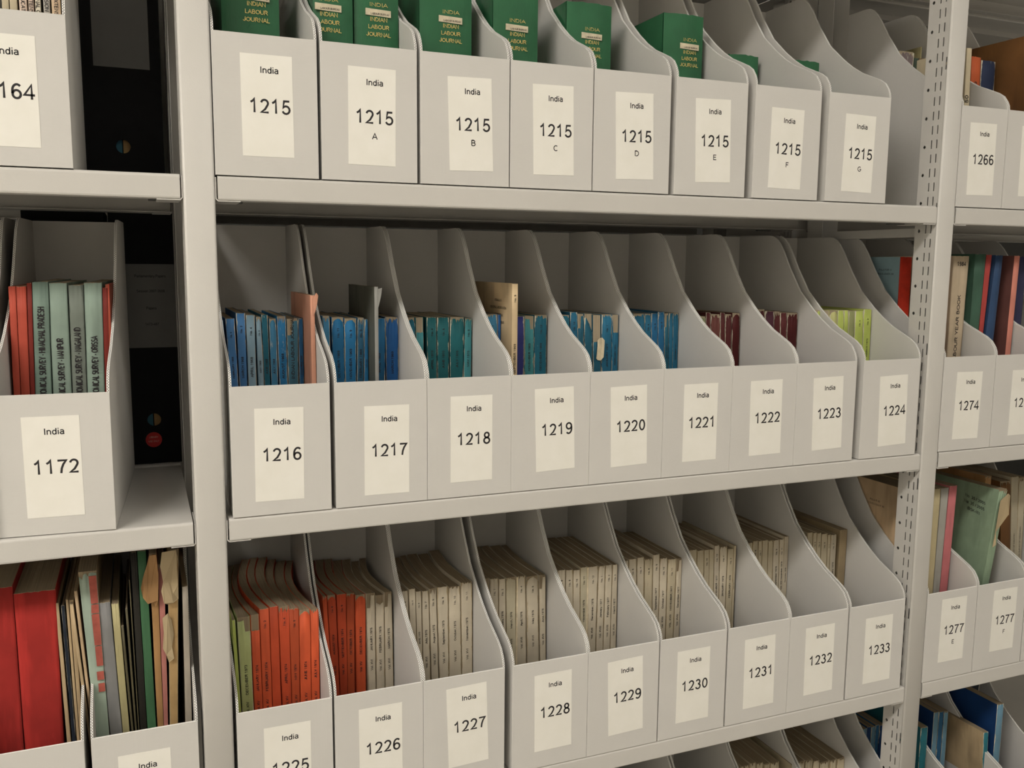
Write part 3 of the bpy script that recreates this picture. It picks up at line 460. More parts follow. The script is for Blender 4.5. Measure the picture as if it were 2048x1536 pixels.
# ---------------------------------------------------------------- books
rnd=random.Random(5)
def chips(mode,n,rng,w,h):
    """how far the spine cover has torn down (mm) per column, n columns"""
    c=[rng.uniform(.0,1.5) for _ in range(n)]
    if mode=='n': return [v*.9 for v in c]
    if mode=='s': return [v+ (rng.uniform(2,6) if rng.random()<.45 else .5) for v in c]
    if mode=='s2': return [v+16-8*abs(i/(n-1)-.5) for i,v in enumerate(c)]
    if mode=='l': return [v+8*(abs(i/(n-1)-.5)*2)**2+2 for i,v in enumerate(c)]
    if mode=='m': return [v+ (rng.uniform(4,11) if rng.random()<.5 else 2) for v in c]
    if mode=='L': return [v+(24 if i<n*.42 else 3) for i,v in enumerate(c)]
    if mode=='R': return [v+(22 if i>n*.5 else 5) for i,v in enumerate(c)]
    if mode=='F': return [v+24 for v in c]
    if mode=='D': return [v+6+34*max(0,(i/(n-1)-.25)) for i,v in enumerate(c)]
    if mode=='G': return [v+46 for v in c]
    if mode=='H': return [v+30 if i>1 else v+2 for i,v in enumerate(c)]
    return c
def make_book(name,x0b,x1b,x0t,x1t,ys,z0,h,depth,key,chip,txt,bulge=0.,pages=None,seed=0,spine_round=1.,hard=False,extra=None,sidec=None,lo=None):
    """spine faces the aisle (-y). all mm; x at base and top; returns root"""
    rng=random.Random(seed); xc=(x0b+x1b)/2
    root=empty(name,(xc*MM,ys*MM,z0*MM))
    H=h; w=x1b-x0b
    def XE(side,z,y):
        t=z/H; a=(x0b+(x0t-x0b)*t) if side==0 else (x1b+(x1t-x1b)*t)
        s=(y)/depth; off=-bulge*math.sin(math.pi*min(1,max(0,s)))*(min(1,max(0,(a-lo)/(2*bulge))) if lo is not None else 1) if bulge else 0
        return a-xc+off
    wt=x1t-x0t; wm=max(1.2,min(w,wt)); th=min(.55,wm*.12) if not hard else 2.4; g=.25
    NS=9 if bulge else 3; top_drop=.6 if not hard else 4
    # page block
    bm=bmesh.new(); ring=[]
    ysl=[.9+(depth-1.6)*i/(NS-1) for i in range(NS)]
    zt=H-top_drop; lv=[.5 if not hard else 4,zt*.5,zt]
    cols=3
    for z in lv:
        rr=[]
        for y in ysl: rr.append(bm.verts.new(((XE(0,z,y)+th+g)*MM,y*MM,(z+(rng.uniform(-.5,.5) if z==zt and not hard else 0))*MM)))
        for y in ysl[::-1]: rr.append(bm.verts.new(((XE(1,z,y)-th-g)*MM,y*MM,(z+(rng.uniform(-.5,.5) if z==zt and not hard else 0))*MM)))
        ring.append(rr)
    n=len(ring[0])
    for a,b in zip(ring,ring[1:]):
        for i in range(n): bm.faces.new((a[i],a[(i+1)%n],b[(i+1)%n],b[i]))
    for i in range(NS-1):
        bm.faces.new((ring[-1][i],ring[-1][n-1-i],ring[-1][n-2-i],ring[-1][i+1]))
        bm.faces.new((ring[0][i],ring[0][i+1],ring[0][n-2-i],ring[0][n-1-i]))
    bmesh.ops.recalc_face_normals(bm,faces=bm.faces)
    obj('page_block',bm,[pages or PAGES],root)
    # cover: boards + spine
    bm=bmesh.new(); uvl=bm.loops.layers.uv.new('UVMap')
    for side in (0,1):
        sg=1 if side==0 else -1
        rows=[0,H*.5,H-(.2 if chip!='F' else 1.0)]
        O=[];I=[]
        for z in rows:
            O.append([bm.verts.new(((XE(side,z,y)+sg*g)*MM,y*MM,(z+(rng.uniform(-.8,.3) if z==rows[-1] and not hard else 0))*MM)) for y in ysl])
            I.append([bm.verts.new(((XE(side,z,y)+sg*(g+th))*MM,y*MM,(z+(rng.uniform(-.8,.3)*0 if z==rows[-1] else 0))*MM)) for y in ysl])
        fs=[]
        for r in range(2):
            for i in range(NS-1):
                fs.append(bm.faces.new((O[r][i],O[r][i+1],O[r+1][i+1],O[r+1][i])))
                fs.append(bm.faces.new((I[r][i],I[r+1][i],I[r+1][i+1],I[r][i+1])))
            fs.append(bm.faces.new((O[r][0],O[r+1][0],I[r+1][0],I[r][0]))); fs.append(bm.faces.new((O[r][-1],I[r][-1],I[r+1][-1],O[r+1][-1])))
        for i in range(NS-1):
            fs.append(bm.faces.new((O[2][i],O[2][i+1],I[2][i+1],I[2][i]))); fs.append(bm.faces.new((O[0][i],I[0][i],I[0][i+1],O[0][i+1])))
        bmesh.ops.recalc_face_normals(bm,faces=fs)
        if sidec:
            for f in fs: f.material_index=3
    C=13 if wm>4 else 7; RZ=9; ch=chips(chip,C,rng,w,h)
    rd=min(2.2,.09*w)*spine_round if not hard else 5.5
    F=[];Bk=[]
    jit=[[rng.uniform(-.25,.25) for _ in range(2)] for _ in range(RZ)]
    for r in range(RZ):
        rf=[];rb=[]
        for c in range(C):
            u=c/(C-1); z=(H-ch[c])*r/(RZ-1)
            xl=XE(0,z,0)+g; xr=XE(1,z,0)-g
            x=xl+(xr-xl)*u+ (jit[r][0]*(1-u)+jit[r][1]*u if not hard and 0<r else 0)*min(1,w/8)
            y=-rd*(1-(2*u-1)**2)+ (rng.uniform(-.12,.12) if not hard else 0)
            if r==RZ-1 and chip in 'RLFDGHm' and rng.random()<.5: y-=rng.uniform(0,1.2)
            rf.append(bm.verts.new((x*MM,y*MM,z*MM))); rb.append(bm.verts.new((x*MM,(y+max(.4,th))*MM,z*MM)))
        F.append(rf);Bk.append(rb)
    fs=[]
    for r in range(RZ-1):
        for c in range(C-1):
            fs.append(bm.faces.new((F[r][c],F[r][c+1],F[r+1][c+1],F[r+1][c]))); fs.append(bm.faces.new((Bk[r][c],Bk[r+1][c],Bk[r+1][c+1],Bk[r][c+1])))
        fs.append(bm.faces.new((F[r][0],F[r+1][0],Bk[r+1][0],Bk[r][0]))); fs.append(bm.faces.new((F[r][-1],Bk[r][-1],Bk[r+1][-1],F[r+1][-1])))
    for c in range(C-1):
        f=bm.faces.new((F[-1][c],F[-1][c+1],Bk[-1][c+1],Bk[-1][c])); f.material_index=2 if not hard else 0; fs.append(f)
        fs.append(bm.faces.new((F[0][c],Bk[0][c],Bk[0][c+1],F[0][c+1])))
    bmesh.ops.recalc_face_normals(bm,faces=fs)
    for f in bm.faces:
        for lp in f.loops: lp[uvl].uv=(.5,60)
    xm=min(XE(0,0,0),XE(0,H,0)); 
    for f in fs:
        if not hard: f.smooth=True
        for lp in f.loops:
            co=lp.vert.co/MM; a=XE(0,co.z,0)+g; b=XE(1,co.z,0)-g
            lp[uvl].uv=((co.x-a)/max(.1,b-a),max(0,H-co.z))
    # lettering on the spine, bottom to top
    if txt and wm>3.5:
        ink=1; yy=-rd-.35
        up=Vector((((x0t+x1t)-(x0b+x1b))/2/H,0,1)).normalized(); lf=Vector((-1,0,0))
        def at(z,off=0): 
            t=z/H; return (((x0b+(x0t-x0b)*t)+(x1b+(x1t-x1b)*t))/2-xc+off,yy,z)
        if txt.endswith('^'):
            T=txt[:-1]
            if key in('pinkcream','palecream','greycream','peach','peach2'):
                text(bm,T,at(212,-.5*4.2*1 ),Vector((0,0,-1)),Vector((1,0,0)),4.2,.17,1,.98,anchor='c')
            elif key.startswith('sage'):
                e={'HIMACHAL PRADESH':278,'MANIPUR':236,'NAGALAND':250,'ORISSA':238}[T.split('- ')[1]]
                text(bm,T,at(e,3.8),up,lf,7.6,.19,1,.56,anchor='r')
            elif key=='yearbook':
                text(bm,T,at(287,3.6),up,lf,7.2,.19,1,1.32,anchor='r'); text(bm,'1984',at(343,0),Vector((1,0,0)),Vector((0,0,1)),7.5,.19,1,1.)
            elif key=='cream': text(bm,T,at(208,2),up,lf,8,.2,1,1.2,anchor='r')
            elif key=='orangeb': text(bm,T,at(250,2.5),up,lf,6.5,.16,1,1.2,anchor='r')
            else:
                sz=3.2; text(bm,T,at(200,sz/2),up,lf,sz,.15,1,1.1)
        else:
            mo,vo,no=(txt.split('|')+['',''])[:3]; sz=min(3.4,wm*.32)
            if ys>100 and H<265 and 'LABOUR' not in mo: zm=185
            else: zm=188
            if mo=='INDIAN LABOUR JOURNAL': text(bm,mo,at(212,sz/2),up,lf,sz*1.25,.2,1,1.25,serif=.08)
            else: text(bm,mo,at(zm,sz/2),up,lf,sz,.2,1,1.2,serif=.09)
            if vo: text(bm,vo,at(zm-44,sz/2),up,lf,sz,.2,1,1.15,serif=.09)
            if no: text(bm,no,at(H-24,sz/2),up,lf,sz*.9,.2,1,1.2,serif=.09)
    if extra: extra(bm,XE,rd,H,depth)
    obj('cover',bm,[cover_mat(key),INK if not hard else GOLD,TORN]+([cover_mat(sidec)] if sidec else []),root)
    return root
DEPTH={0:175,1:180,2:182,3:185}
KNAME={}
seed=100
def side_text(lines,yc,zc,sz,adv=1.,dz=None,slant=0.):
    """print on the left board, read from the aisle side (x is -y)"""
    def f(bm,XE,rd,H,depth):
        for i,l in enumerate(lines):
            z=zc-i*(dz or sz*1.7); text(bm,l,(XE(0,z,yc)-.2,yc,z),Vector((0,-1,-slant)).normalized(),Vector((0,0,1)),sz,.15,1,adv)
    return f
def is_(k): return k
cnt={}
for (bid,ys,row,lst) in BK:
    nm,bx,bw=BOXINFO[bid]; tot=cnt.get(bid,0)
    cols=[]
    for e in lst:
        (x0b,x1b,x0t,x1t,h,key,chip,txt)=e; seed+=1
        if x1b-x0b<1.2: x1b=x0b+1.2
        if x1t-x0t<1.0: x1t=x0t+1.0
        kind='journal'
        if key in('red','navy','orangeb','bgreen','redb','blueb','yearbook','salmon','purplegrey','sage','sage2','sage3','indigo','rustb','brick','dbrick','rust','dtan'): kind='book'
        if key in('manila','manila2','dkhaki','khaki','kraft','kraft2','rose','greywhite','greencover','creamtorn','lgrey','rosepink','green','black','navyb','greenred','grey','dbrown'): kind='pamphlet'
        depth=DEPTH[row]; bulge=0; pages=None; extra=None
        if ys+depth>346: depth=346-ys
        if key in('red','sage','sage2','sage3','brick','dbrick','yearbook','bgreen','redb','blueb','salmon','greencover','lgrey','rosepink','creamtorn','black','green','kraft','kraft2','rose','greywhite','grey','khaki','manila','manila2','navyb','greenred','dkhaki'): depth=min(346-ys,225)
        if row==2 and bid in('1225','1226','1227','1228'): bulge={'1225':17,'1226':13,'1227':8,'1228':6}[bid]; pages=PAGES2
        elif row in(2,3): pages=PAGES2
        if bid=='1225': depth=240
        if key=='buff': extra=side_text(['INDIAN M.I.N','INDUSTRIAL LABOUR IN INDIA','LABOUR BUREAU','MINISTRY OF LABOUR'],60,278,4,.9,12)
        if key=='greencover': extra=side_text(['No. 30 / 2005','No. 30 / 2005','(BSK-III)'],50,318,6,1.,12,.15)
        if bid=='1172': 
            sh=math.tan(math.radians(3.5))*0
        if key=='whitegreen': 
            def extra(bm,XE,rd,H,depth):
                box(bm,XE(1,0,0)-2.6,XE(1,0,0)+.1,-.6,3,1,H-2,3)
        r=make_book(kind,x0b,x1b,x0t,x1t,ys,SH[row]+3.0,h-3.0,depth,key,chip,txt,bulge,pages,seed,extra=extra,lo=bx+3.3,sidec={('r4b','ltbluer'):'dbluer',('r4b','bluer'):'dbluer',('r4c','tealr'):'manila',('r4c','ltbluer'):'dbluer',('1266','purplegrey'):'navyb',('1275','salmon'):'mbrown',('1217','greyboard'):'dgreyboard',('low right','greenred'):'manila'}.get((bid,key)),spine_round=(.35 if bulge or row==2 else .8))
        if key=='whitegreen':
            r.children[1].data.materials.append(simple('green_cover_edge',(.05,.30,.12),.6))
        cols.append((r,key,kind,chip))
    cnt.setdefault(bid,[]) if False else None
    KNAME.setdefault(bid,[]).extend([(c,e) for c,e in zip(cols,lst)])
CH={'L':'with its spine top torn away on the left','R':'with a torn right spine top','F':'missing its spine top','D':'with a long tear','G':'with a curled cream paper flap','H':'with bare spine top','m':'badly chipped'}
for bid,l in KNAME.items():
    l.sort(key=lambda q:(q[1][2]+q[1][3]))
    keys=[q[0][1] for q in l]
    for i,((r,key,kind,chip),e) in enumerate(l):
        words=CL[key][3]; nm=BOXINFO[bid][0]
        uniq=keys.count(key)==1
        tall='tall ' if e[4]>290 and bid in('1216','1217','1219') else ''
        if uniq: lab='%s%s %s in the %s'%(tall,words,kind,nm)
        else: lab='%s%s %s, %s from the left in the %s'%(tall,words,kind,ORD[i],nm)
        tag(r,lab,'pamphlet' if kind=='pamphlet' else ('book' if kind=='book' else 'journal'),'%ss in the %s'%(kind,nm))
        r.name=kind if not tall else 'tall_'+kind
        if bid=='1172': 
            r.rotation_euler=(0,0,math.radians(-3.5))
# tattered extras ---------------------------------------------------------------
def find(bid,key):
    for (r,k,kd,ch),e in KNAME[bid]:
        if k==key: return r,e
def flap(root_,pts,y0,name='torn_flap',mat=None,seed=3,thick=.5,curl=3.):
    rng=random.Random(seed); bm=bmesh.new(); n=len(pts)
    A=[bm.verts.new((x*MM,(y0-curl*rng.random())*MM,z*MM)) for x,z in pts]; B=[bm.verts.new((v.co.x,v.co.y+thick*MM,v.co.z)) for v in A]
    fs=[bm.faces.new(A),bm.faces.new(B[::-1])]+[bm.faces.new((A[i],A[(i+1)%n],B[(i+1)%n],B[i])) for i in range(n)]
    bmesh.ops.triangulate(bm,faces=fs[:2]); bmesh.ops.recalc_face_normals(bm,faces=bm.faces)
    return obj(name,bm,[mat or TORN],[c for c in root_.children if c.name.startswith('cover')][0])
# curled paper flap on the sixth journal of India 1220
g=[q for q in KNAME['1220'] if q[0][3]=='G'][0][0][0]
flap(g,[(-6,211),(-6.5,202),(-5,195),(-7.5,188),(-8.5,180),(-5,177),(1,176),(5,182),(7,192),(7.5,202),(6,211),(2,216),(-3,215)],-2.5,curl=4)
g,e=find('low right','kraft'); flap(g,[(-5,396),(-8,384),(-6,376),(-14,366),(-17,352),(-13,346),(-15,337),(-9,329),(-3,331),(1,322),(4,333),(3,352),(6,370),(3,386),(4,397)],-2,mat=cover_mat('kraft'),curl=6)
g,e=find('low right','kraft2'); flap(g,[(-1,399),(17,401),(19,388),(16,372),(18,352),(15,341),(18,330),(11,327),(8,333),(4,324),(-1,328),(-4,345),(-1,358),(-4,380)],-3,mat=cover_mat('kraft2'),curl=7); flap(g,[(-4,305),(3,312),(8,300),(5,291),(10,280),(7,262),(9,246),(2,240),(-1,252),(-5,262),(-3,284)],-3,mat=cover_mat('kraft2'),curl=4,seed=8)
g,e=find('1277F','greencover'); flap(g,[(42,330),(60,344),(68,338),(62,318),(66,300),(52,285),(38,265),(34,240),(30,235)],-3,mat=cover_mat('creamtorn'),curl=6)
g,e=find('1216','pink'); flap(g,[(0,287),(5,296),(8,292),(6,280),(3,268),(0,262)],-1.5,mat=cover_mat('pink'),curl=3)
g,e=find('1217','greyboard'); flap(g,[(2,300),(9,302),(8,292),(4,276),(2,270)],1,mat=cover_mat('greyboard'),curl=2)

g,e=find('low right','greenred'); rp=random.Random(4); bm=bmesh.new(); z=212
cv0=[c for c in g.children if c.name.startswith('cover')][0]
while z<375:
    dz=rp.choice([12,28,44]); 
    t=(z)/383; xl=(e[0]+(e[2]-e[0])*t); xr=(e[1]+(e[3]-e[1])*t); xc=(e[0]+e[1])/2; zz=min(z+dz,376); t2=zz/383; xl2=(e[0]+(e[2]-e[0])*t2); xr2=(e[1]+(e[3]-e[1])*t2)
    a=xl+(xr-xl)*(.50+rp.random()*.06); a2=xl2+(xr2-xl2)*(.50+rp.random()*.06)
    v=[bm.verts.new((p[0]*MM-xc*MM,q*MM,p[1]*MM)) for q in (-2.6,-1.9) for p in ((a,z),(xr-.6,z),(xr2-.6,zz),(a2,zz))]
    for q in ((0,1,2,3),(7,6,5,4),(0,4,5,1),(1,5,6,2),(2,6,7,3),(3,7,4,0)): bm.faces.new([v[i] for i in q])
    z=zz+rp.choice([1.5,5,8])
obj('red_paper_strip',bm,[simple('red_strip_paper',tuple(lin((160,82,70))),.8,.25,90)],cv0)

# light blue folder with red cloth spine, in India 1274, seen through the upright
def ex1(bm,XE,rd,H,depth):
    for f in bm.faces:
        c=f.calc_center_median()
        if c.y<.012: f.material_index=3
    side_text(['POLA FOR W','TRANS UNION 80'],38,H-28,3.6,1.1,8)(bm,XE,rd,H,depth)
r=make_book('book',1300,1330,1298,1328,145,SH[1]+3,360,190,'ltbluefolder' if 'ltbluefolder' in CL else 'greycream','n','',0,None,901,extra=ex1)
cv=[c for c in r.children if c.name.startswith('cover')][0]; cv.data.materials[0]=simple('light_blue_board',tuple(lin((150,180,190))),.7); cv.data.materials.append(simple('red_cloth_spine',tuple(lin((190,45,20))),.7,.2,40))
tag(r,'light blue board folder with red cloth spine, seen through the perforated upright','book','books in the file India 1274')
# thick beige report in 1277 E whose cover shows through the upright
r=make_book('pamphlet',1279,1332,1280,1331,62,SH[2]+3,362,250,'manila2','n','',0,PAGES2,905,extra=side_text(['POLA R 90','SECOND COUNT 90'],92,320,3.6,1.1,8)); tag(r,'thick beige report with printed cover, seen through the upright, in the file India 1277 E','pamphlet','pamphlets in the file India 1277 E')
# yellow card in 1266 and brown volume in 1267, brown volume left of 1172
r=make_book('card',1357,1359.5,1357,1359.5,185,SH[0]+3,322,130,'khaki','n','',0,None,907); tag(r,'pale yellow card standing behind books in the file India 1266','card')
r=make_book('book',1497.5,1515,1495,1512,50,SH[0]+3,330,230,'dbrown','n','',0,None,909); tag(r,'large dark brown volume in the file India 1267','book')
r=make_book('book',-286,-276,-285,-275,110,SH[1]+3,305,220,'kraft','n','',0,None,911); tag(r,'brown volume at the left picture edge, left of the file India 1172','book')
r=make_book('pamphlet',1514.5,1533,1516,1533.5,95,SH[2]+3,366,230,'kraft','s','',0,PAGES2,913); tag(r,'tattered brown report behind the pale green one in the file India 1277 F','pamphlet')
r=make_book('book',1584,1640,1584,1640,170,SH[3]+3,360,150,'navyb','n','',0,None,915); tag(r,'very dark navy volume at the lower right edge, lowest shelf','book')

# green bound volumes --------------------------------------------------------------
def gold_extra(sc,label=True,xo=0,zt=0):
    def f(bm,XE,rd,H,depth):
        yy=-rd-.5; X=Vector((1,0,0)); Z=Vector((0,0,1)); w=XE(1,100,0)-XE(0,100,0); cx=xo
        z=zt-3
        text(bm,'INDIA',(cx,yy,z),X,Z,4.8,.13,1,1.5,serif=.1)
        text(bm,'INDIAN',(cx,yy,z-20),X,Z,5.2,.15,1,1.02,serif=.09)
        text(bm,'LABOUR',(cx,yy,z-30.2),X,Z,5.2,.15,1,1.02,serif=.09)
        text(bm,'JOURNAL',(cx,yy,z-40.4),X,Z,5.2,.15,1,1.05,serif=.09)
    return f
GV=[('1215',22,98,82,300,7,252,'green bound volume with gold title, first file on the top shelf'),
('1215A',141.5,197,72,300,-7,246.5,'green gold-titled volume, left of two in second file on top shelf'),('1215A',199.5,264,78,300,2,248.5,'green gold-titled volume, right of two in second file on top shelf'),
('1215B',300,381,95,300,6,255,'green bound volume with gold title, third file on the top shelf'),('1215C',415,489,95,300,0.5,254,'green bound volume with gold title, fourth file on the top shelf'),
('1215D',547,627,115,300,2.7,260,'green bound volume with gold title, fifth file on the top shelf'),('1215E',721,798,110,300,9.5,260,'green bound volume with gold title, sixth file on the top shelf'),
('1215F',838,880,163,258,None,0,'plain green bound volume, left of two in the seventh file on the top shelf'),('1215F',881.5,944,152,258,None,0,'plain green bound volume, right of two in the seventh file on the top shelf'),
('1215G',1003,1080,152,260,None,0,'plain green bound volume in the eighth file on the top shelf')]
for i,(bid,x0,x1,ys,h,xo,zt,lab) in enumerate(GV):
    ex=None if xo is None else gold_extra(1,True,xo,zt)
    r=make_book('bound_volume',x0,x1,x0,x1,ys,SH[0]+3,h,min(172,346-ys),'hgreen','x0','',0,PAGESW,700+i,hard=True,extra=ex)
    if xo is not None:
        bm=bmesh.new(); yy=-6.3; w=36; cz=zt-3-8.2; cx=xo-.5
        sl=.5
        vs=[(cx-w/2,cz-4.6+sl),(cx+w/2,cz-4.6-sl),(cx+w/2,cz+4.4-sl),(cx-w/2,cz+4.4+sl)]
        A=[bm.verts.new((a*MM,yy*MM,b*MM)) for a,b in vs]; B=[bm.verts.new((a*MM,(yy+2.5)*MM,b*MM)) for a,b in vs]
        bm.faces.new(A); [bm.faces.new((A[j],B[j],B[(j+1)%4],A[(j+1)%4])) for j in range(4)]
        text(bm,'LABOUR BUREAU',(cx+2.5,yy-.15,cz-3),Vector((1,0,0)),Vector((0,0,1)),2.5,.16,1,.9,serif=.1)
        bmesh.ops.recalc_face_normals(bm,faces=[f for f in bm.faces if f.material_index==0])
        obj('pasted_label',bm,[simple('aged_label_paper',(.62,.55,.40),.8,.15,120),INK],r)
    tag(r,lab,'book','green bound volumes of the labour journal')

# ---------------------------------------------------------------- shelving
TRAY=[(4,0),(2.3,-.4),(1.1,-1.1),(.4,-2.2),(0,-3.8),(0,-28.3),(.7,-30.2),(2.6,-31),(22,-31),(22,-29.6),(3.2,-29.6),(1.6,-28),(1.6,-3),(3,-1.5),(367,-1.5),(368.4,-3),(368.4,-28),(366.8,-29.6),(348,-29.6),(348,-31),(367.4,-31),(369.3,-30.2),(370,-28.3),(370,-2.5),(369.3,-.7),(367.5,0)]
BAYS=[(-1231.5,-41.8,'left'),(3.6,1229.0,'main'),(1276.3,2470,'right')]
def make_shelf(xa,xb,z,lab,y0=0,flip=False,cat='shelf',grp='grey steel shelves'):
    root=empty('metal_shelf',(xa*MM,y0*MM,z*MM))
    L=xb-xa; bm=bmesh.new(); prism(bm,TRAY,'x',0,L)
    obj('shelf_panel',bm,[STEEL],root)
    # a thin stiffening channel under the sheet
    bm=bmesh.new(); box(bm,30,L-30,160,200,-14,-1.6); obj('stiffener',bm,[STEEL],root)
    for a,b in ((-3.0,28),(L+3.0,L-28)):
        s=1 if b>a else -1
        bm=bmesh.new()
        pr=[(a,-2),(a,-29.5),(a+s*3,-32.4),(b,-32.4),(b,-31.1),(a+s*3.6,-31.1),(a+s*1.2,-28.8),(a+s*1.2,-2)]
        prism(bm,pr,'y',1.5,62); br=obj('shelf_bracket',bm,[STEEL],root)
        bm=bmesh.new(); box(bm,min(a+s*12,a+s*40),max(a+s*12,a+s*40),63,80,-30,-28); obj('shelf_clip',bm,[DARKST],br)
    tag(root,lab,cat,grp)
    return root
POS={0:'below the files India 1215 to 1215 G',1:'below the files India 1216 to 1224',2:'below the files India 1225 to 1233',3:'at the bottom of the main bay'}
for r in range(4):
    make_shelf(BAYS[0][0],BAYS[0][1],SH[r],['grey steel shelf of the left bay, below the file India 1164','grey steel shelf of the left bay, below the file India 1172','grey steel shelf of the left bay, under the files with red volumes','grey steel shelf of the left bay, below the bottom picture edge'][r])
    make_shelf(BAYS[1][0],BAYS[1][1],SH[r],'grey steel shelf '+POS[r])
    make_shelf(BAYS[2][0],BAYS[2][1],SH[r],['grey steel shelf of the right bay, below the file India 1266','grey steel shelf of the right bay, below the file India 1274','grey steel shelf of the right bay, below the file India 1277 E','grey steel shelf of the right bay, at the bottom'][r])
for b,n in zip(BAYS,('left bay','main bay','right bay')): make_shelf(b[0],b[1],S0,'grey steel shelf at the top of the %s, seen from below'%n)

def web(bm,x,zlo,zhi,sgn,th=1.3,holes=True):
    """perforated side web of an upright: plane at x, thin, with slots and round holes (y,z cuts)"""
    zs=set([zlo,zhi]); H=[]
    k=-60
    for k in range(-70,30):
        zc=439.5+25*k
        if zlo+10<zc-7.5 and zc+7.5<zhi-10: H+= [(24.3,26.7,zc-7.5,zc+7.5),(12.5,15.1,zc-7.5,zc+7.5)]
    for k in range(-4,32):
        zc=461.45-50*k
        if zlo+10<zc<zhi-10: H.append((38.0,44.0,zc-3.2,zc+3.2))
    for k in range(-6,3):
        zc=351.5+252*k
        if zlo+10<zc<zhi-10: H.append((3.4,6.2,zc-10.5,zc+10.5))
    ycut=sorted({2.0,3.4,6.2,12.5,15.1,24.3,26.7,38.0,44.0,50.7})
    zc=sorted({round(v,2) for h in H for v in h[2:]}|{zlo,zhi})
    hs=set()
    for h in H: 
        hs.add((h[0],round(h[2],2),round(h[3],2),h[1]))
    vcache={}
    def V(y,z):
        kk=(round(y,2),round(z,2))
        if kk not in vcache: vcache[kk]=bm.verts.new((x*MM,y*MM,z*MM))
        return vcache[kk]
    hl={}
    for (ya,za,zb,yb) in hs: hl.setdefault(ya,[]).append((za,zb))
    for ya,yb in zip(ycut,ycut[1:]):
        spans=sorted(hl.get(ya,[]))
        z=zlo; cur=[]
        segs=[]
        for za,zb in spans:
            segs.append((z,za)); z=zb
        segs.append((z,zhi))
        for a,b in segs:
            if b-a<.01: continue
            zz=[q for q in zc if a-1e-3<=q<=b+1e-3]
            # vertices on both y sides so neighbouring strips share them
            for p,q in zip(zz,zz[1:]):
                bm.faces.new((V(ya,p),V(yb,p),V(yb,q),V(ya,q)))
        if ya==38.0:   # octagonal collar turns the square cut into a round hole
            for za,zb in spans:
                cy,cz=(ya+yb)/2,(za+zb)/2; r=2.9; co=[(ya,za),(yb,za),(yb,zb),(ya,zb)]
                for i,(qy,qz) in enumerate(co):
                    a0=math.radians([225,315,45,135][i]); P=[V(qy,qz)]
                    for d in (45,0,-45):
                        aa=a0-math.radians(-d) ; P.append(bm.verts.new((x*MM,(cy+r*math.cos(aa-0))*MM,(cz+r*math.sin(aa))*MM)))
                    try: bm.faces.new(P)
                    except ValueError: pass
def make_upright(x0,x1,lab,y0=0.,front=True,zlo=-1560,zhi=1000):
    root=empty('shelving_upright',((x0+x1)/2*MM,y0*MM,zlo*MM)); xc=(x0+x1)/2; w=x1-x0
    for nm,ya,fl in (('front_post',0,1),('rear_post',345,-1)):
        bm=bmesh.new()
        # front face with rounded corners, channel closed behind on front posts
        a=-w/2;b=w/2; ro=3.2
        prof=[(a,ro)]+[(a+ro-ro*math.cos(math.radians(t)),ro-ro*math.sin(math.radians(t))) for t in (22,45,68,90)]+[(b-ro+ro*math.cos(math.radians(t)),ro-ro*math.sin(math.radians(t))) for t in (90,68,45,22,0)]
        pl=[];pu=[]
        for (px,py) in prof:
            yy=py if fl==1 else -py
            pl.append(bm.verts.new((px*MM,(ya+yy)*MM,0))); pu.append(bm.verts.new((px*MM,(ya+yy)*MM,(zhi-zlo)*MM)))
        fs=[]
        for i in range(len(prof)-1):
            f=bm.faces.new((pl[i],pl[i+1],pu[i+1],pu[i])); f.smooth=True; fs.append(f)
        if fl==1:
            n0=len(bm.verts)
            for sx in (a,b):
                tmp=bmesh.new(); web(tmp,sx,zlo,zhi,1)
                me=bpy.data.meshes.new('t'); 
                for v in tmp.verts: v.co.z-=zlo*MM
                for v in tmp.verts:
                    if abs(v.co.y-.002)<1e-6: v.co.y=ro*MM
                tmp.to_mesh(me); tmp.free(); bm.from_mesh(me); bpy.data.meshes.remove(me)
                # back plate halves, added to close the channel and darken the slots
                s=1 if sx==a else -1
                vv=[bm.verts.new((px*MM,py*MM,z*MM)) for z in (0,zhi-zlo) for px,py in ((sx,50.7),(sx+s*w*.5,50.7))]
                bm.faces.new((vv[0],vv[1],vv[3],vv[2]))
        else:
            for sx in (a,b):
                vv=[bm.verts.new((sx*MM,(ya+py)*MM,z*MM)) for z in (0,zhi-zlo) for py in (-ro,-48)]
                bm.faces.new((vv[0],vv[1],vv[3],vv[2]))
        o=obj(nm,bm,[STEEL],root)
        md=o.modifiers.new('thick','SOLIDIFY'); md.thickness=.0008; md.offset=1 if False else 0
    for i,z in enumerate((-1200,-760,-310,60,560)):
        bm=bmesh.new(); box(bm,-4,4,48,300,z-zlo-8,z-zlo+8); obj('cross_rail',bm,[STEEL],root)
    tag(root,lab,'shelving upright','steel uprights of the shelving')
    return root
make_upright(-38.1,0,'smooth grey steel upright between the left bay and the files India 1216')
make_upright(1233.3,1272.7,'perforated grey steel upright between the files India 1224 and 1274')
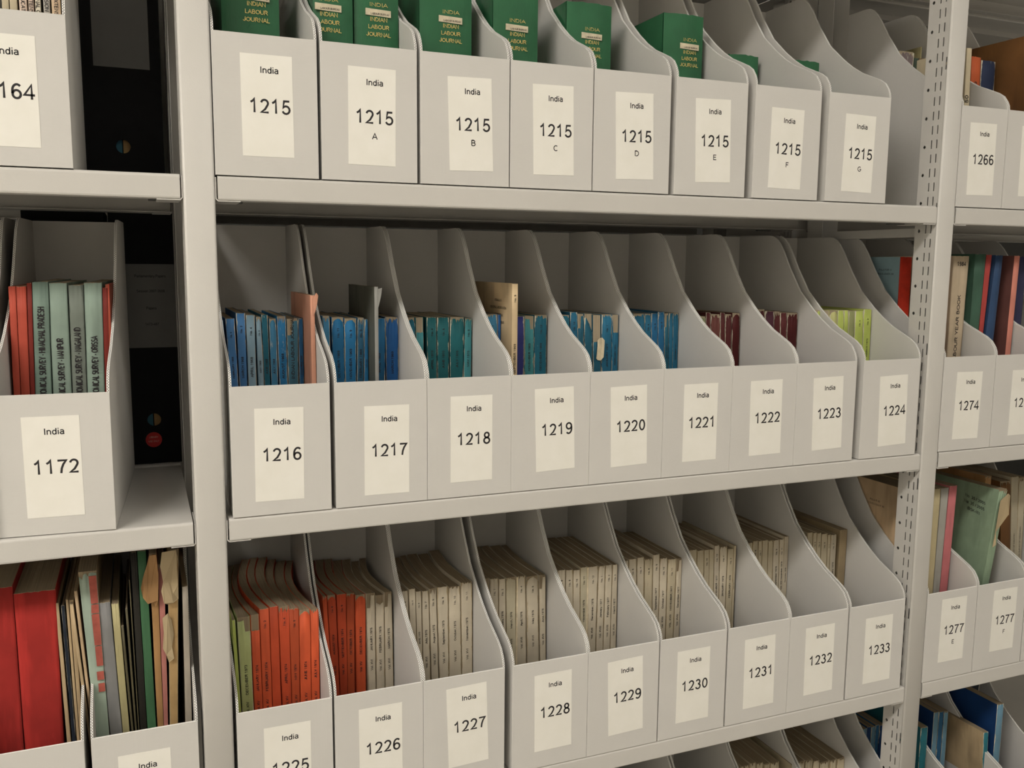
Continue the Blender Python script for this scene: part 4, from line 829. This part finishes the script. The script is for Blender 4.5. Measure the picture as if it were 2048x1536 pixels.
# shelving that backs onto this run -------------------------------------------------------------
for b,n in zip(BAYS,('left bay','main bay','right bay')):
    for r,z in enumerate([S0]+SH[:3]):
        make_shelf(b[0],b[1],z,'dim steel shelf of the run behind, %s, %s level'%(n,['fourth','third','second','lowest visible'][r]),y0=386,grp='steel shelves of the run behind')
make_upright(-38.1,0,'dim steel upright of the run behind, beside the black box files',y0=392)
make_upright(1233.3,1272.7,'dim steel upright of the run behind, at the far end of the main bay',y0=392)
BLACK=simple('black_buckram',(.010,.010,.011),.7,.1,60,spec=.15)
def black_file(x,w,z,h,lab,paper,disc):
    root=empty('box_file',(x*MM,398*MM,z*MM))
    bm=bmesh.new(); hz=75; hr=11; n=20
    # spine panel with a round finger hole
    outer=[(0,0),(w,0),(w,150),(0,150)]; cx=w/2-2
    ring=[bm.verts.new(((cx+hr*math.cos(2*math.pi*i/n))*MM,0,(hz+hr*math.sin(2*math.pi*i/n))*MM)) for i in range(n)]
    ringb=[bm.verts.new((v.co.x,.004,v.co.z)) for v in ring]
    def edgep(i):
        a=2*math.pi*i/n; dx,dz=math.cos(a),math.sin(a)
        t=min(((w-cx)/dx if dx>1e-9 else 1e9),((0-cx)/dx if dx<-1e-9 else 1e9),((150-hz)/dz if dz>1e-9 else 1e9),((0-hz)/dz if dz<-1e-9 else 1e9))
        return (cx+dx*t,hz+dz*t)
    ov=[bm.verts.new((edgep(i)[0]*MM,0,edgep(i)[1]*MM)) for i in range(n)]
    for i in range(n):
        j=(i+1)%n; bm.faces.new((ring[i],ring[j],ov[j],ov[i])); bm.faces.new((ring[j],ring[i],ringb[i],ringb[j]))
    for (ca,cb) in ((0,0),(w,0),(w,150),(0,150)):
        # fill the corner gaps of the fan
        best=sorted(range(n),key=lambda i:math.dist(edgep(i),(ca,cb)))[:2]
        c=bm.verts.new((ca*MM,0,cb*MM)); 
        try: bm.faces.new((ov[best[0]],ov[best[1]],c))
        except ValueError: pass
    box(bm,0,w,0,4,150,h); box(bm,0,3,4,240,0,h); box(bm,w-3,w,4,240,0,h); box(bm,3,w-3,4,240,h-3,h); box(bm,3,w-3,4,240,0,3); box(bm,3,w-3,237,240,3,h-3)
    obj('case',bm,[BLACK],root)
    rr=random.Random(int(x)); 
    for k in range(4):
        xx=8+k*(w-20)/4
        bm=bmesh.new(); box(bm,xx,xx+(w-20)/4-1.5,9,200,3.2,h-40)
        obj('papers',bm,[simple('paper_tan_%d'%k,tuple(lin([(150,130,90),(60,110,130),(170,140,95),(185,170,125)][k])),.8)],root)
    bm=bmesh.new(); box(bm,w*.16,w*.86,-.7,-.1,198,337,0)
    if paper:
        X=Vector((1,0,0)); Z=Vector((0,0,1))
        for t,zz in (('Parliamentary Papers',.84),('Session 2007-2008',.775),('Papers',.70),('1473-487',.63)):
            text(bm,t,(w*.51,-.85,380*zz-4),X,Z,4.2,.17,1,.86)
    obj('label_pocket',bm,[simple('dim_label_paper',(.85,.83,.81) if paper else (.11,.11,.107),.4),INK],root)
    if disc:
        bm=bmesh.new(); prism(bm,[(w/2-4+13*math.cos(a*.314),hz-34+13*math.sin(a*.314)) for a in range(20)],'y',-.6,-.1)
        text(bm,'LIBRARY',(w/2-4,-.8,hz-31),Vector((1,0,0)),Vector((0,0,1)),3,.16,1,.8); text(bm,'USE ONLY',(w/2-4,-.8,hz-38),Vector((1,0,0)),Vector((0,0,1)),3,.16,1,.8)
        obj('round_sticker',bm,[simple('red_sticker',(.60,.02,.02),.5),simple('pink_ink',(.8,.35,.3),.6)],root)
    tag(root,lab,'box file','black box files on the run behind')
black_file(-166,119,SH[0],425,'black box file with finger hole behind the file India 1164',False,False)
black_file(-137,118,SH[1],425,'black box file with paper label and red disc, behind India 1172',True,True)
for x,z,l in ((-290,SH[0],'black box file mostly hidden behind the file India 1164'),(-262,SH[1],'black box file mostly hidden behind the file India 1172')): black_file(x,118,z,425,l,False,False)

# ---------------------------------------------------------------- room
def slab(name,x0,x1,y0,y1,z0,z1,mat):
    bm=bmesh.new(); box(bm,x0,x1,y0,y1,z0,z1,s=1.0); o=obj(name,bm,[mat]); o['kind']='structure'; return o
FLOOR=simple('grey_vinyl_floor',(.52,.50,.46),.4,.1,3); WALL=simple('painted_wall',(.72,.69,.63),.8,.03,2); CEIL=simple('ceiling_paint',(.6,.59,.56),.8,.03,2); DWALL=simple('unlit_toned_wall',(.06,.06,.058),.8)  # DWALL near black: darkness of the unlit rear aisle put into its colour
X0,X1,Y0,Y1,ZF,ZC=-4.0,5.0,-3.2,2.6,-1.56,2.3
slab('floor',X0,X1,Y0,Y1,ZF-.1,ZF,FLOOR); slab('ceiling',X0,X1,Y0,Y1,ZC,ZC+.1,CEIL)
slab('wall_front',X0,X1,Y0-.1,Y0,ZF,ZC,WALL); slab('wall_back',X0,X1,Y1,Y1+.1,ZF,ZC,DWALL)
slab('wall_left',X0-.1,X0,Y0,Y1,ZF,ZC,WALL); slab('wall_right',X1,X1+.1,Y0,Y1,ZF,ZC,WALL)
def lamp(x,y,lx,ly,power,lab):
    root=empty('ceiling_light',(x,y,2.3))
    bm=bmesh.new(); box(bm,-lx/2-.02,lx/2+.02,-ly/2-.02,ly/2+.02,-.06,0,s=1.0); obj('housing',bm,[STEEL],root)
    m,nt,b=newmat('lamp_diffuser'); b.inputs['Emission Color'].default_value=(1,.945,.862,1); b.inputs['Emission Strength'].default_value=power; b.inputs['Base Color'].default_value=(.8,.8,.8,1)
    bm=bmesh.new(); box(bm,-lx/2,lx/2,-ly/2,ly/2,-.066,-.061,s=1.0); obj('diffuser',bm,[m],root)
    tag(root,lab,'ceiling light')
lamp(-2.35,-2.0,2.7,.5,30.5,'fluorescent ceiling light above the left part of the aisle')
lamp(1.9,-2.1,3.0,.45,9.5,'fluorescent ceiling light above the right part of the aisle')

# ---------------------------------------------------------------- camera, world, view
w=bpy.data.worlds.new('World'); SC.world=w; w.use_nodes=True; w.node_tree.nodes['Background'].inputs[0].default_value=(.9,.92,1,1); w.node_tree.nodes['Background'].inputs[1].default_value=.0
cam=bpy.data.cameras.new('Camera'); co=bpy.data.objects.new('Camera',cam); COL.objects.link(co); SC.camera=co
PITCH,YAW,ROLL=-.13094,.39019,.0083
cz,sz=math.cos(YAW),math.sin(YAW)
fwd=Vector((sz,cz,0))*math.cos(PITCH)+Vector((0,0,math.sin(PITCH))); right=Vector((cz,-sz,0)); up=Vector((0,0,1))*math.cos(PITCH)-Vector((sz,cz,0))*math.sin(PITCH)
r2=right*math.cos(ROLL)+up*math.sin(ROLL); u2=up*math.cos(ROLL)-right*math.sin(ROLL)
M=Matrix((r2,u2,-fwd)).transposed().to_4x4(); M.translation=Vector((-.09516,-1.23278,-.00556)); co.matrix_world=M
cam.sensor_width=36; cam.sensor_fit='HORIZONTAL'; cam.lens=1810.62*36/2048; cam.clip_start=.02
SC.view_settings.view_transform='Standard'; SC.view_settings.look='None'; SC.view_settings.gamma=1; SC.view_settings.exposure=0; SC.view_settings.use_curve_mapping=False
